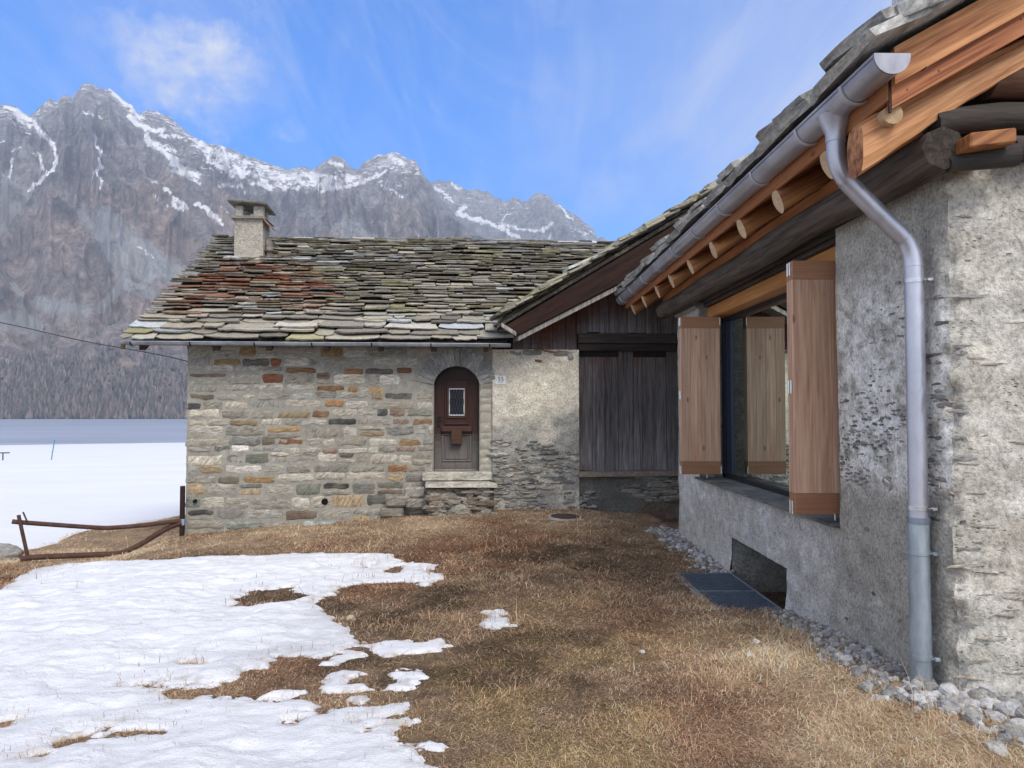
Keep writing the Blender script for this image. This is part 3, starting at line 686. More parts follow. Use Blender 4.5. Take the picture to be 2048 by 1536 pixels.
def halfpipe(b, p0, p1, r, th, col=(1, 1, 1), n=12, caps=(True, True), bead=True):
    p0 = np.array(p0, float); p1 = np.array(p1, float); d = (p1-p0)/np.linalg.norm(p1-p0); up = np.array([0, 0, 1.]); sd_ = np.cross(d, up)
    prof = [(math.cos(math.pi+math.pi*i/n)*r, math.sin(math.pi+math.pi*i/n)*r) for i in range(n+1)]
    prof += [(x*(r-th)/r, y*(r-th)/r) for x, y in prof[::-1]]
    k = len(prof); V = [p+sd_*x+up*y for p in (p0, p1) for x, y in prof]
    b.add(V, [(i, (i+1) % k, k+(i+1) % k, k+i) for i in range(k)], col, .5, 0, smooth=True)
    for c, p, q in ((caps[0], p0, -1), (caps[1], p1, 1)):
        if c:
            e = p+d*q*.006; pr = [(math.cos(math.pi+math.pi*i/n)*(r+.003), math.sin(math.pi+math.pi*i/n)*(r+.003)) for i in range(n+1)]
            b.prism([e+sd_*x+up*y for x, y in pr], d*-q*.012, col, .5)
    if bead:
        for sg in (-1, 1): b.tube([p0+sd_*sg*r, p1+sd_*sg*r], .009, 8, True, col, .5)

# ------------------------------------------------------------------ old masonry house
def build_stone_house():
    H = thing('stone_house', tuple(F3(-2.7, 0, -.3)), A3, 'old grey masonry house with arched door and mossy slate roof beside the lake', 'house')
    uc = -.735; zc, Ra, Ro = 1.93, .398, .70; UL = -5.18
    def in_door(u, z, g=0.0):
        if abs(u-uc) < .38+g and .53 < z <= 2.05: return True
        return z > 2.0 and math.hypot(u-uc, z-zc) < Ra+g+.035
    b = MB()
    us = np.unique(np.r_[np.arange(UL, uc-.38, .12), uc-.38, np.arange(uc-.35, uc+.36, .035), uc+.38, -.13]); zs = np.unique(np.r_[np.arange(-.7, .5, .12), .55, np.arange(.6, 1.9, .1), np.arange(1.9, 2.45, .03), 2.6, 2.82])
    def mcol(U, Z, P):
        c = np.array([.30, .285, .245])*np.ones((len(U), 3))*(1+.2*fbm(P*2.2, 3, 91)[:, None]); return c
    wall_grid(b, F3, us, zs, lambda u, z: not in_door(u, z), mcol, .006, 1, 3, .0)
    z = -.62; k = 0; row = 0
    pal = [((.34, .335, .31), 40), ((.30, .30, .285), 22), ((.40, .385, .345), 14), ((.24, .25, .25), 12), ((.32, .26, .18), 9), ((.16, .10, .06), 3), ((.25, .145, .08), 5), ((.20, .085, .05), 3), ((.31, .22, .12), 5), ((.085, .09, .095), 5), ((.12, .11, .10), 4), ((.17, .19, .175), 6), ((.60, .60, .60), 2), ((.20, .15, .13), 5)]
    cs = [c for c, w in pal]; ws = [w for c, w in pal]
    while z < 2.74:
        h = random.choice([.11, .13, .15, .17, .19, .22]); u = UL - (.02 if row % 2 else -.01); row += 1
        while u < -.14:
            w = random.uniform(.18, .62)*(1.1 if h > .13 else .9)
            u1 = min(u+w, -.14); parts = [(z, z+h)]
            if h > .15 and random.random() < .25: q = random.uniform(.4, .6); parts = [(z, z+h*q), (z+h*q, z+h)]
            dz0 = .03*math.sin(u*1.7+row*2.1)*math.sin(row*1.3); 
            for (a, c) in parts:
                a += dz0; c += dz0+random.uniform(-.012, .006)
                g = random.uniform(.002, .008); x0, x1 = u+g, u1-g; y0, y1 = a+g*.8, c-g*.8; mz = (y0+y1)/2; k += 1
                if mz < 2.07 and mz > .5:
                    if x0 < uc-.39 < x1: x1 = uc-.395
                    elif uc-.40 < x0 < -.13: continue
                if mz <= .56 and mz > .3 and x0 < uc+.4 and x1 > uc-.5: pass
                if mz > 1.86 and (math.hypot(max(abs((x0+x1)/2-uc)-(x1-x0)/2, 0), mz-zc) < Ro+.02): continue
                if x1-x0 < .07: continue
                if x0 > -.36 and mz > .5 and mz < 2.1: continue
                c_ = np.array(random.choices(cs, ws)[0])*random.uniform(.62, 1.32)*np.array([1.06, 1.0, .92])
                stone_patch(b, F3, x0, x1, y0, y1, random.uniform(.003, .020), c_, random.random(), 0, nu=9, nz=6, jit=.032, seed=k)
            u = u1
        z += h
    # side and back walls (plain masonry), gable
    for (ua, va, ub, vb) in ((UL, 0, UL, 7.2), (UL, 7.2, 2.6, 7.2)):
        b.add([F3(ua, va, -.8), F3(ub, vb, -.8), F3(ub, vb, 2.7), F3(ua, va, 2.7)], [(0, 1, 2, 3)], (.33, .32, .29), .5, 1)
    b.add([F3(UL, 0, 2.7), F3(UL, 7.2, 2.7), F3(UL, 3.6, 5.05)], [(0, 1, 2)], (.33, .32, .29), .5, 1)
    b.build('wall', [M_['masonry'], M_['mortar']], H)
    # arch stones, jamb
    b = MB(); n = 17; a0, a1 = R(12), R(168)
    for i in range(n):
        p, q = a0+(a1-a0)*i/n+.006, a0+(a1-a0)*(i+1)/n-.006
        g = random.uniform(.20, .36); pr = random.uniform(.004, .014); ro = Ro+random.uniform(-.06, .05); ri = Ra+.004
        pts = [(ri, p), (ri, q), (ro, q), (ro, p)]
        b.prism([F3(uc+math.cos(t)*r, .012, min(zc+math.sin(t)*r, 2.72)) for r, t in pts], -EV*(.012+pr+.01), (g, g*.99, g*.95), ((a0+(a1-a0)*(i+.5)/n)/math.pi) % 1.0)
    arc = [(uc+.382, .55)]+[(uc+math.cos(t)*(Ra+.004), zc+math.sin(t)*(Ra+.004)) for t in np.linspace(R(17), R(163), 22)]+[(uc-.382, .55)]
    for (x0, z0), (x1, z1) in zip(arc[:-1], arc[1:]): b.add([F3(x0, -.018, z0), F3(x1, -.018, z1), F3(x1, .24, z1), F3(x0, .24, z0)], [(0, 1, 2, 3)], (.30, .29, .26), .5)
    b.build('arch', M_['arch'], H)
    b = MB(); z = .56
    while z < 2.02:
        h = random.uniform(.1, .19); stone_patch(b, F3, uc+.385, -.135, z+.003, min(z+h, 2.05)-.003, .012, np.array([.40, .375, .31])*random.uniform(.9, 1.08), .5, 0, 8, 4, .004, random.random()*99); z += h
    b.build('door_jamb', M_['mortar'], H)
    # the door
    D = 0.20
    def gradcol(z):
        t = float(sstep(1.02, 1.28, z)); lo = np.array([.19, .18, .175])*(.55+.45*float(sstep(1.15, .75, z))); hi = np.array([.055, .021, .014])*(1-.35*float(sstep(1.9, 2.3, z)))
        return lo*(1-t)+hi*t
    b = MB(); nz = 26; zz = np.linspace(.57, 2.33, nz)
    for i in range(nz-1):
        za, zb = zz[i], zz[i+1]
        def hw(z): return .376 if z < 2.05 else math.sqrt(max(Ra**2-(z-zc)**2, .0004))-.003
        wa, wb = hw(za), hw(zb)
        ca, cb = gradcol(za), gradcol(zb)
        b.add([F3(uc-wa, D, za), F3(uc+wa, D, za), F3(uc+wb, D, zb), F3(uc-wb, D, zb)], [(0, 1, 2, 3)], np.array([ca, ca, cb, cb]), .31)
    def bx(u0, u1, z0, z1, v0, v1, k=1.0, ch=.006, bb=None, col=None):
        (bb or b).box((uc+u0, D-v1, z0), (uc+u1, D-v0, z1), ch, col if col is not None else tuple(gradcol((z0+z1)/2)*k), .31, 0, Fm)
    for (u0, u1, z0, z1) in ((-.376, -.27, .58, 2.0), (.27, .376, .58, 2.0)):
        for j in range(12): za = z0+(z1-z0)*j/12; bx(u0, u1, za, za+(z1-z0)/12, -.01, .014, 1.0, .0005)
    bx(-.27, .27, .58, .66, -.01, .012); bx(-.21, .21, 1.34, 2.10, -.01, .018, .9, .012)
    for (u0, u1, z0, z1) in ((-.21, .21, 2.08, 2.11), (-.21, .21, 1.33, 1.36), (-.21, -.18, 1.36, 2.08), (.18, .21, 1.36, 2.08)): bx(u0, u1, z0, z1, -.01, .03, 1.25, .008)
    for (u0, u1, z0, z1) in ((-.25, .25, .70, .725), (-.25, .25, 1.145, 1.17), (-.25, -.225, .725, 1.145), (.225, .25, .725, 1.145), (-.2, .2, .745, .76), (-.2, -.185, .76, 1.13), (.185, .2, .76, 1.13)): bx(u0, u1, z0, z1, -.01, .018, 1.15, .006)
    dr = b.build('door', M_['doorwood'], H, 'reddish brown panelled door, bleached grey towards its foot')
    b2 = MB(); bx(-.27, .27, 1.20, 1.305, -.005, .06, 1.5, .02, b2); bx(-.26, .26, 1.185, 1.2, -.005, .03, 1.0, .004, b2); b2.build('door_moulding', M_['doorwood'], dr)
    b2 = MB(); bx(-.095, .09, 1.0, 1.25, .02, .12, 1, .008, b2, (.085, .04, .022)); bx(-.1, .095, 1.08, 1.095, .02, .127, 1, .003, b2, (.11, .055, .03)); b2.build('letter_box', M_['doorwood'], dr)
    b2 = MB()
    for (u0, u1, z0, z1) in ((-.17, .17, 1.97, 2.0), (-.17, .17, 1.44, 1.475), (-.17, -.135, 1.475, 1.97), (.135, .17, 1.475, 1.97)): bx(u0, u1, z0, z1, -.005, .045, 1.6, .008, b2)
    b2.build('window_moulding', M_['doorwood'], dr)
    b2 = MB()
    for (u0, u1, z0, z1) in ((-.135, .135, 1.935, 1.955), (-.135, .135, 1.485, 1.505), (-.135, -.117, 1.505, 1.935), (.117, .135, 1.505, 1.935)): bx(u0, u1, z0, z1, .0, .036, 1, .003, b2, (.75, .76, .78))
    b2.build('window_frame', M_['white'], dr)
    b2 = MB(); b2.add([F3(uc-.12, D-.02, 1.5), F3(uc+.12, D-.02, 1.5), F3(uc+.12, D-.02, 1.94), F3(uc-.12, D-.02, 1.94)], [(0, 1, 2, 3)], (1, 1, 1), .5); b2.build('window_pane', M_['blueframe'], dr)
    b2 = MB()
    for i in range(5):
        x = -.1+.05*i
        for sg in (-1, 1):
            pts = [F3(uc+x+sg*.022*math.cos(t*2*math.pi), D-.034, 1.5+.44*t) for t in np.linspace(0, 1, 15)]; b2.tube(pts, .0045, 5)
    for zz_ in (1.72, 1.76): b2.tube([F3(uc-.12, D-.036, zz_), F3(uc+.12, D-.036, zz_)], .005, 5)
    b2.build('window_grille', M_['darkmetal'], dr)
    b2 = MB(); b2.tube([F3(uc-.31, D-.01, 1.46), F3(uc-.31, D-.07, 1.46), F3(uc-.22, D-.07, 1.455)], .01, 8); bx(-.33, -.29, 1.28, 1.40, 0, .022, 1, .006, b2, (1, 1, 1)); b2.build('handle', M_['darkmetal'], dr)
    b2 = MB(); bx(-.376, .376, .535, .575, -.04, .03, 1, .004, b2, (.36, .34, .32)); b2.build('threshold', M_['doorwood'], dr)
    # roof of slates
    SL = 2.6/4.1; th = math.atan(SL); e2 = EV*math.cos(th)+np.array([0, 0, math.sin(th)]); nn = -EV*math.sin(th)+np.array([0, 0, math.cos(th)])
    Lr = 4.1/math.cos(th); b = MB()
    def barnz(X): return 2.95+.6*(X-.05)
    s_ = 0.0; r_ = 0
    while s_ < Lr-.02:
        ex = (.23-.115*min(s_/1.2, 1))*random.uniform(.75, 1.2)
        u = -6.05+.028*s_+random.uniform(-.05, .05)
        while u < 3.1:
            w = random.uniform(.22, .68)*(1.3 if s_ < .8 else 1)
            if random.random() < .12: w *= .5
            uu = u+w/2; sj = s_+random.uniform(-.05, .05)
            o = F3(uu, -.5, 2.66)+e2*sj
            ok = True
            if uu+w/2 > .16:
                X = o[0]
                if s_ < .35: ok = uu < .0
                elif o[2]+.06 < barnz(X): ok = False
                if uu > .16 and s_ < .9 and o[1] < 12.6: ok = False
            if uu+w/2 > .2 and s_ < .4: w = max(.2-u, .12); uu = u+w/2; o = F3(uu, -.5, 2.66)+e2*sj; ok = u < .1
            if ok and not (-5.22 < uu < -4.62 and 3.63 < s_+.1 < 4.2):
                reg = 1.05*math.exp(-((uu+4.45)/1.15)**2-((s_-2.5)/1.15)**2) + .8*math.exp(-((uu+3.35)/.42)**2-((s_-1.5)/.8)**2) + 1.0*math.exp(-((uu+5.45)/.3)**2-((s_-1.7)/.8)**2) + .35*math.exp(-((uu+5.0)/1.2)**2-((s_-.9)/.6)**2)
                og = min(1, max(0, reg*random.uniform(.3, 1.15))) if random.random() < .8 else random.uniform(0, .25)
                th_ = random.uniform(.016, .036); slate(b, o, EU, e2, nn, w*1.0, ex*1.75+.02, th_, slate_col(uu, s_), og, .14, (th_+random.uniform(.002, .024))/ex)
            u += w
        s_ += ex; r_ += 1
    u = -6.0
    while u < 3.0:                                   # ridge slabs
        w = random.uniform(.35, .8)
        if not (-5.3 < u+w/2 < -4.55): slate(b, F3(u+w/2, 3.42, 5.165), EU, EV*math.cos(.3)+np.array([0, 0, math.sin(.3)]), np.array([0, 0, 1.]), w, .36, random.uniform(.025, .05), slate_col(0, 9), random.uniform(0, .3), .12, random.uniform(-.02, .1))
        u += w*.93
    dk = [(-5.92, -.46), (.1, -.46), (.1, .45), (3.0, 2.6), (3.0, 3.58), (-5.85, 3.58)]
    b.prism([F3(x, v, 2.66+(v+.5)*SL-.035) for x, v in dk], -nn*.03, (.06, .05, .04), 0)
    b.prism([F3(-5.85, 3.58, 5.22), F3(3, 3.58, 5.22), F3(3, 7.7, 2.62), F3(-5.92, 7.7, 2.62)], np.array([0, 0, -.09]), (.2, .2, .17), 0)
    b.build('roof', M_['slate'], H)
    # chimney
    b = MB(); c0, c1, v0, v1 = -5.235, -4.65, 2.55, 3.12
    zs = np.linspace(4.2, 5.44, 16); pts = []
    sec = [(c0, v0), (c1, v0), (c1, v1), (c0, v1)]
    n = 10; V = []
    for z in zs:
        k = (z-4.2)/1.24*.045
        for j in range(4):
            (ax, ay), (bx_, by) = sec[j], sec[(j+1) % 4]
            for i in range(n):
                t = i/n; x = ax+(bx_-ax)*t; y = ay+(by-ay)*t; cx, cy = (c0+c1)/2, (v0+v1)/2; x = cx+(x-cx)*(1-k*1.6); y = cy+(y-cy)*(1-k*1.6)
                f = .018*float(fbm(np.array([[x*5, y*5, z*5]]), 3, 95)[0]); x += (x-cx)*f*2; y += (y-cy)*f*2; V.append(F3(x, y, z))
    m = 4*n; F = [(i*m+j, i*m+(j+1) % m, (i+1)*m+(j+1) % m, (i+1)*m+j) for i in range(len(zs)-1) for j in range(m)]+[tuple(range((len(zs)-1)*m, len(zs)*m))]
    b.add(V, F, (.40, .37, .315), .5); ch = b.build('chimney', M_['rough'], H)
    b = MB()
    for k in range(3): b.box((c0-.05+.02*k, v0-.06, 5.43+.016*k), (c1+.06-.03*k, v1+.05, 5.455+.016*k), .006, (.22, .20, .17), None, 0, Fm)
    b.prism([F3(c1+.0, v0-.05, 5.44), F3(c1+.10, v0-.05, 5.30), F3(c1+.10, v1, 5.30), F3(c1+.0, v1, 5.44)], np.array([0, 0, .03]), (.27, .19, .14), .5); b.build('collar', M_['slab'], ch)
    for (x, y, wx) in ((c0+.02, v0+.02, .15), (c1-.21, v0+.02, .2), (c0+.02, v1-.16, .15), (c1-.19, v1-.16, .16)):
        b = MB(); b.box((x, y, 5.48), (x+wx, y+.13, 5.71), .015, (.38, .36, .31), None, 0, Fm); b.build('pillar', M_['rough'], ch)
    b = MB(); M2 = lambda p: F3(p[0], p[1], p[2]-.06*(p[0]+4.9)-.04*(p[1]-2.8))
    b.box((c0-.10, v0-.12, 5.71), (c1+.08, v1+.1, 5.755), .012, (.13, .125, .115), None, 0, M2); b.box((c0-.04, v0-.06, 5.757), (c1+.02, v1+.04, 5.785), .01, (.16, .155, .14), None, 0, M2); b.build('cap', M_['slab'], ch)
    b = MB(); b.prism([F3(c1+.03, 2.72, 4.72), F3(c1+.16, 2.72, 4.70), F3(c1+.05, 2.75, 5.1), F3(c1+.0, 2.75, 5.06)], EV*.28, (.2, .185, .16), .5); b.build('leaning_slate', M_['slab'], ch)
    b = MB(); V, F = pebble(77, 3, .4, .3); b.add([F3(p[0]*.2+c0+.02, v0-.06+p[1]*.16, 4.62+p[2]*.12) for p in V], [tuple(f) for f in F], (.5, .47, .42), .5, 0, True)
    V, F = pebble(78, 3, .4, .3); b.add([F3(p[0]*.3+c0+.4, v0-.03+p[1]*.1, 4.60+p[2]*.1) for p in V], [tuple(f) for f in F], (.44, .41, .36), .5, 0, True); b.build('mortar_flashing', M_['rough'], ch)
    # gutter and rafters
    b = MB(); halfpipe(b, F3(-6.0, -.53, 2.665), F3(.14, -.53, 2.66), .052, .004)
    g = b.build('gutter', M_['oldzinc'], H)
    for u in (-5.86, -4.95, -3.95, -3.05, -2.1, -1.15, -.2):
        b = MB(); b.tube([F3(u, -.53+math.cos(t)*.058, 2.665+math.sin(t)*.058) for t in np.linspace(math.pi, 2*math.pi, 9)], .011, 6, col=(.5, .45, .42)); b.build('bracket', M_['darkmetal'], g)
    b = MB(); b.tube([F3(-5.99, -.53, 2.66), F3(-5.99, -.53, 2.545)], .035, 10); b.build('outlet_stub', M_['rust'], g)
    b = MB(); b.box((-5.95, -.44, 2.615), (.1, -.415, 2.675), .004, (1, 1, 1), .3, 0, Fm); b.build('eaves_board', M_['barnbeam'], H)
    for u in (-5.745, -4.6, -3.76, -2.845, -1.97, -1.107, -.253):
        b = MB(); w = random.uniform(.042, .055); o = [F3(u-w, -.40, 2.54), F3(u+w, -.40, 2.54), F3(u+w, -.42, 2.66), F3(u-w, -.42, 2.66)]; q = [F3(u-w, .05, 2.60+.2), F3(u+w, .05, 2.60+.2), F3(u+w, .05, 2.95), F3(u-w, .05, 2.95)]
        b.hexa(o+q, (1, 1, 1)); b.build('rafter', M_['barnbeam'], H)
    b = MB(); p = F3(-2.92, 0, .01); b.tube([F3(-2.92, .1, .06), F3(-2.92, -.032, .06)], .055, 16, True, (.03, .03, .03)); b.build('vent_pipe', M_['darkmetal'], H); b = MB(); b.tube([F3(-5.02, .1, .10), F3(-5.02, -.06, .085)], .03, 10, True, (.3, .3, .3)); b.build('vent_pipe', M_['darkmetal'], H)
    # house number
    T = thing('house_number_sign', tuple(F3(.0, -.03, 2.09)), A3, 'small white enamel sign with number 55 fixed between the arched door and the barn', 'sign')
    b = MB(); b.box((-.08, -.034, 2.02), (.105, -.026, 2.165), .003, (1, 1, 1), .5, 0, Fm); b.build('plate', M_['white'], T)
    def text(s, size, u, z, name):
        cu = bpy.data.curves.new(name, 'FONT'); cu.body = s; cu.size = size; cu.extrude = .001; cu.align_x = 'CENTER'; cu.align_y = 'CENTER'
        to = bpy.data.objects.new(name+'_curve', cu); COL.objects.link(to); bpy.context.view_layer.update()
        me = bpy.data.meshes.new_from_object(to.evaluated_get(bpy.context.evaluated_depsgraph_get())); bpy.data.objects.remove(to)
        o = bpy.data.objects.new(name, me); COL.objects.link(o); o.parent = T; me.materials.clear(); me.materials.append(M_['black'])
        a = me.color_attributes.new('col', 'FLOAT_COLOR', 'POINT'); a.data.foreach_set('color', np.tile([1, 1, 1, .5], len(me.vertices)).astype(np.float32))
        Mi = T.matrix_world.inverted() if False else wmat(T).inverted(); o.matrix_local = Mi @ Matrix.LocRotScale(Vector(F3(u, -.0365, z)), (Matrix.Rotation(A3, 3, 'Z') @ Matrix.Rotation(R(90), 3, 'X')).to_quaternion(), None)
    text('55', .105, .012, 2.103, 'digits')
    b = MB()
    for x in (-.02, -.006, .008, .022, .036): b.box((x-.004, -.0362, 2.045), (x+.005, -.0338, 2.055), .0005, (6, 6, 6), .5, 0, Fm)
    b.build('small_print', M_['black'], T)
    for x in (-.065, .09): b = MB(); b.tube([F3(x, -.033, 2.1), F3(x, -.038, 2.1)], .006, 8, col=(6, 6, 6)); b.build('screw', M_['black'], T)
    # entry steps
    T = thing('entry_steps', tuple(F3(-.65, -.3, -.1)), A3, 'worn stone doorstep slabs on rough masonry below the arched door', 'steps')
    b = MB(); b.box((-1.30, -.2, .405), (-.14, .05, .545), .015, (.42, .40, .35), .5, 0, Fm); b.build('threshold_slab', M_['slab'], T)
    b = MB(); b.prism([F3(-1.24, -.2, .335), F3(-.2, -.2, .335), F3(-.07, -.52, .325), F3(-1.23, -.55, .335)], np.array([0, 0, .062]), (.50, .47, .41), .5); b.build('tread_slab', M_['slab'], T)
    b = MB(); b.box((-1.2, -.42, -.4), (-.12, -.1, .333), .02, (.09, .085, .08), .5, 1, Fm)
    fr = lambda x, v, z: F3(x, v-.425, z)
    rubble(b, fr, -1.12, -.2, -.3, .30, 150, lambda u, z: 1.0, (.12, .42), (.05, .11), (.012, .05), [(.25, .24, .21), (.20, .17, .14), (.3, .28, .25), (.17, .16, .14), (.21, .165, .13)])
    b.build('step_base', [M_['rubble'], M_['mortar']], T)
    b = MB()
    for (a, c, z0, z1, vv) in ((-1.6, -1.25, .12, .3, -.16), (-1.9, -1.5, -.02, .16, -.2), (-1.55, -1.2, -.04, .12, -.3), (-2.0, -1.6, -.2, -.03, -.16)): b = MB(); b.box((a, vv, z0), (c, .0, z1), .03, np.array(random.choice([(.3, .28, .25), (.22, .2, .17)])), None, 0, Fm); b.build('side_stone', M_['slab'], T)

# ------------------------------------------------------------------ timber barn with rendered pier
def plank_wall(b, u0, u1, zb, zt, v, wr=(.13, .24), top=.5, redness=1.0):
    u = u0
    while u < u1-.02:
        w = min(random.uniform(*wr), u1-u); a = random.random(); dv = random.uniform(-.006, .006); zt0, zt1 = zt(u), zt(u+w); zlo = zb(u)+random.uniform(-.008, .012)
        n = 12; V = []; C = []; rd = random.uniform(.1, 1.0)*redness; gy = random.uniform(.8, 1.25)
        for i in range(n+1):
            t = i/n
            red = rd*float(sstep(1-top*random.uniform(.8, 1.2), 1.02, t)); red = min(1, red+.12*random.random()*redness)
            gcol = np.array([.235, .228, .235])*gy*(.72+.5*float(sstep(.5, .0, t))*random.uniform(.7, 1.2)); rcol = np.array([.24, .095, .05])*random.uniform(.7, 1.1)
            c = gcol*(1-red)+rcol*red
            for (x, zt_) in ((u+.004, zt0), (u+w-.004, zt1)):
                z = zlo+(zt_-zlo)*t
                V.append(F3(x, v+dv, z)); C.append(c)
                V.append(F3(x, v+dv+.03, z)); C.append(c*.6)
        F = []
        for i in range(n):
            k = 4*i; F += [(k, k+2, k+6, k+4), (k+1, k, k+4, k+5), (k+2, k+3, k+7, k+6)]
        F += [(0, 1, 3, 2)]
        b.add(V, F, np.array(C), a)
        u += w
def build_barn():
    H = thing('wooden_barn', tuple(F3(1.8, 0, -.2)), A3, 'weathered timber barn with dark plank gable and rendered pier between the two houses', 'barn')
    zt_ = lambda u: 2.95+.50*(u-.28)
    b = MB(); plank_wall(b, .22, 1.33, lambda u: 2.60-.03*(u > .9), zt_, .05, (.12, .2), 1.3, 1.5); plank_wall(b, 1.33, 5.6, lambda u: 2.90+.02*math.sin(u*9), zt_, .03, (.13, .2), 1.0, 1.25)
    b.add([F3(.1, .1, 2.5), F3(6, .1, 2.5), F3(6, .1, 5.6), F3(.1, .1, 2.8)], [(0, 1, 2, 3)], (.03, .025, .02), .5)
    b.build('gable_planks', M_['barnwood'], H)
    b = MB(); plank_wall(b, 1.345, 3.6, lambda u: .53, lambda u: 2.62, .10, (.15, .27), .28, .75); b.add([F3(1.3, .15, .4), F3(3.8, .15, .4), F3(3.8, .15, 2.7), F3(1.3, .15, 2.7)], [(0, 1, 2, 3)], (.02, .017, .015), .5); b.build('plank_panel', M_['barnwood'], H, 'tall grey vertical boards with knots')
    b = MB(); b.box((1.345, -.05, 2.73), (3.7, .12, 2.90), .012, (.75, .72, .72), .2, 0, Fm); b.box((1.345, -.01, 2.60), (3.7, .14, 2.725), .012, (.42, .4, .4), .7, 0, Fm); b.build('lintel_beam', m_wood('grey_rail', (.03, .025, .023), (.16, .13, .12), 0, 50, .85), H)
    # barge board and underside
    b = MB(); n = 14; top = lambda X: 2.93+.602*(X-.08); bot = lambda X: 2.79+.515*(X-.28)
    for k, (Ya, Yb, dz) in enumerate(((11.86, 11.91, 0),)):
        X = np.linspace(.08, 4.55, n); V = []; F = []
        for x in X:
            xb = x+.2*(1-(x-.08)/4.47)
            V += [(x, Ya, top(x)), (xb, Ya, bot(xb)), (xb, Yb, bot(xb)), (x, Yb, top(x))]
        for i in range(n-1): F += [(4*i+j, 4*i+(j+1) % 4, 4*i+4+(j+1) % 4, 4*i+4+j) for j in range(4)]
        F += [(0, 1, 2, 3), tuple(4*n-4+j for j in (3, 2, 1, 0))]; b.add(V, F, (.36, .26, .22), .33)
    b.build('barge_board', M_['barnbeam'], H)
    b = MB()
    V = [(.30, 11.9, 2.775), (4.5, 11.9, 2.775+.515*4.2), (4.5, 12.62, 2.86+.515*4.2), (.22, 12.62, 2.82)]; b.add(V+[(x, y, z-.075) for x, y, z in V], [(0, 1, 2, 3), (7, 6, 5, 4), (0, 1, 5, 4), (3, 0, 4, 7)], (.36, .34, .315), .6)
    b.box((.02, 11.84, 2.86), (.26, 11.95, 2.93), .01, (.42, .40, .38), .5, 0, lambda p: (p[0]+.1*0, p[1], p[2]-.62*(p[0]-.08)+.02)); b.build('soffit_board', M_['barnwood'], H)
    # roof
    b = MB(); th = math.atan(.6); e2 = np.array([math.cos(th), 0, math.sin(th)]); nn = np.array([-math.sin(th), 0, math.cos(th)]); e1 = np.array([0, -1., 0]); s_ = 0
    while s_ < 5.2:
        ex = random.uniform(.11, .17); Y = 11.74+random.uniform(-.05, .07)
        for q in range(2):                            # verge is laid in two staggered thicknesses
            w = random.uniform(.3, .7); o = np.array([-.10, Y+w/2+q*.03, 2.985])+e2*(s_+q*ex*.5)+nn*(.02+.03*q)
            slate(b, o, e1, e2, nn, w, random.uniform(.34, .5), random.uniform(.025, .045), slate_col(0, 0)*np.array([.95, .97, .9]), random.uniform(0, .25), .16, random.uniform(.02, .16))
        Y += w*.9
        while Y < 19.5:
            w = random.uniform(.3, .8); o = np.array([-.10, Y+w/2, 2.985])+e2*s_
            slate(b, o, e1, e2, nn, w, ex*2.2+.05, random.uniform(.025, .045), slate_col(0, 0), random.uniform(0, .2), .12, random.uniform(0, .1)); Y += w
        s_ += ex
    b.prism([(-.05, 11.9, 2.90), (4.5, 11.9, 5.63), (4.5, 19.6, 5.63), (-.05, 19.6, 2.90)], (0, 0, .06), (.07, .055, .045), 0); b.prism([(4.5, 11.85, 5.72), (9.1, 11.85, 2.95), (9.1, 19.6, 2.95), (4.5, 19.6, 5.72)], (0, 0, -.1), (.2, .2, .17), 0)
    b.build('roof', M_['slate'], H)
    # rendered pier
    b = MB(); us = np.unique(np.r_[np.arange(-.13, 1.35, .035), 1.35]); zs = np.arange(-.5, 2.63, .035)
    def pcol(U, Z, P):
        n1 = fbm(P*np.array([1.6, 1.6, 2.2]), 4, 111); n2 = fbm(P*5, 4, 112); low = sstep(1.35, .85, Z+.35*n1+.15*(U-.5)); top_ = sstep(1.35, 1.9, Z+.4*n1)
        c = np.array([.40, .385, .345])*np.ones((len(U), 3)); c = c*(1-top_[:, None])+np.array([.75, .69, .57])*top_[:, None]
        c = c*(1-.75*low[:, None])+np.array([.30, .295, .275])*.75*low[:, None]
        rf = sstep(.15, .35, U*.0+fbm(P*np.array([2.5, 2.5, 2.5]), 3, 113)+.25*sstep(.7, 1.3, U)*sstep(.9, .2, Z)); c = c*(1-.5*rf[:, None])+np.array([.74, .68, .57])*.5*rf[:, None]
        return c*(1+.15*n2[:, None])
    wall_grid(b, lambda u, v, z: F3(u, v-.03, z), us, zs, lambda u, z: True, pcol, .02, 0, 11, .02)
    b.add([F3(1.35, -.03, -.5), F3(1.35, .3, -.5), F3(1.35, .3, 2.62), F3(1.35, -.03, 2.62)], [(0, 1, 2, 3)], (.35, .33, .29), .5); fr = lambda u, v, z: F3(u, v-.04, z)
    dn = lambda u, z: (.95*float(sstep(1.12, .7, z+.12*math.sin(u*7)+.1*(u-.6)))*(1-.75*float(sstep(.55, .95, u)*sstep(.75, .3, z))))
    rubble(b, fr, -.10, 1.3, -.15, 1.15, 480, dn, (.06, .30), (.018, .06), (.003, .022), [(.22, .22, .21), (.29, .28, .26), (.36, .35, .32), (.17, .17, .17), (.33, .29, .23), (.42, .405, .37)], 1)
    for (u, z, w, h, c) in ((.23, .56, .3, .06, (.17, .09, .05)), (.55, 2.56, .3, .09, (.24, .24, .23)), (1.05, 2.54, .28, .09, (.2, .2, .19)), (.8, 2.59, .4, .03, (.32, .13, .05)), (.66, 2.43, .13, .05, (.2, .08, .05)), (1.2, 2.5, .09, .13, (.33, .31, .32)), (.25, 2.55, .2, .05, (.3, .3, .28)), (.85, .85, .3, .06, (.09, .09, .09)), (1.2, .1, .2, .2, (.34, .33, .31)), (.3, -.02, .35, .12, (.26, .25, .22))):
        stone_patch(b, fr, u-w/2, u+w/2, z-h/2, z+h/2, .012, np.array(c), random.random(), 1, 8, 5, .03, u*77)
    b.build('pier', [M_['rough'], M_['rubble']], H)
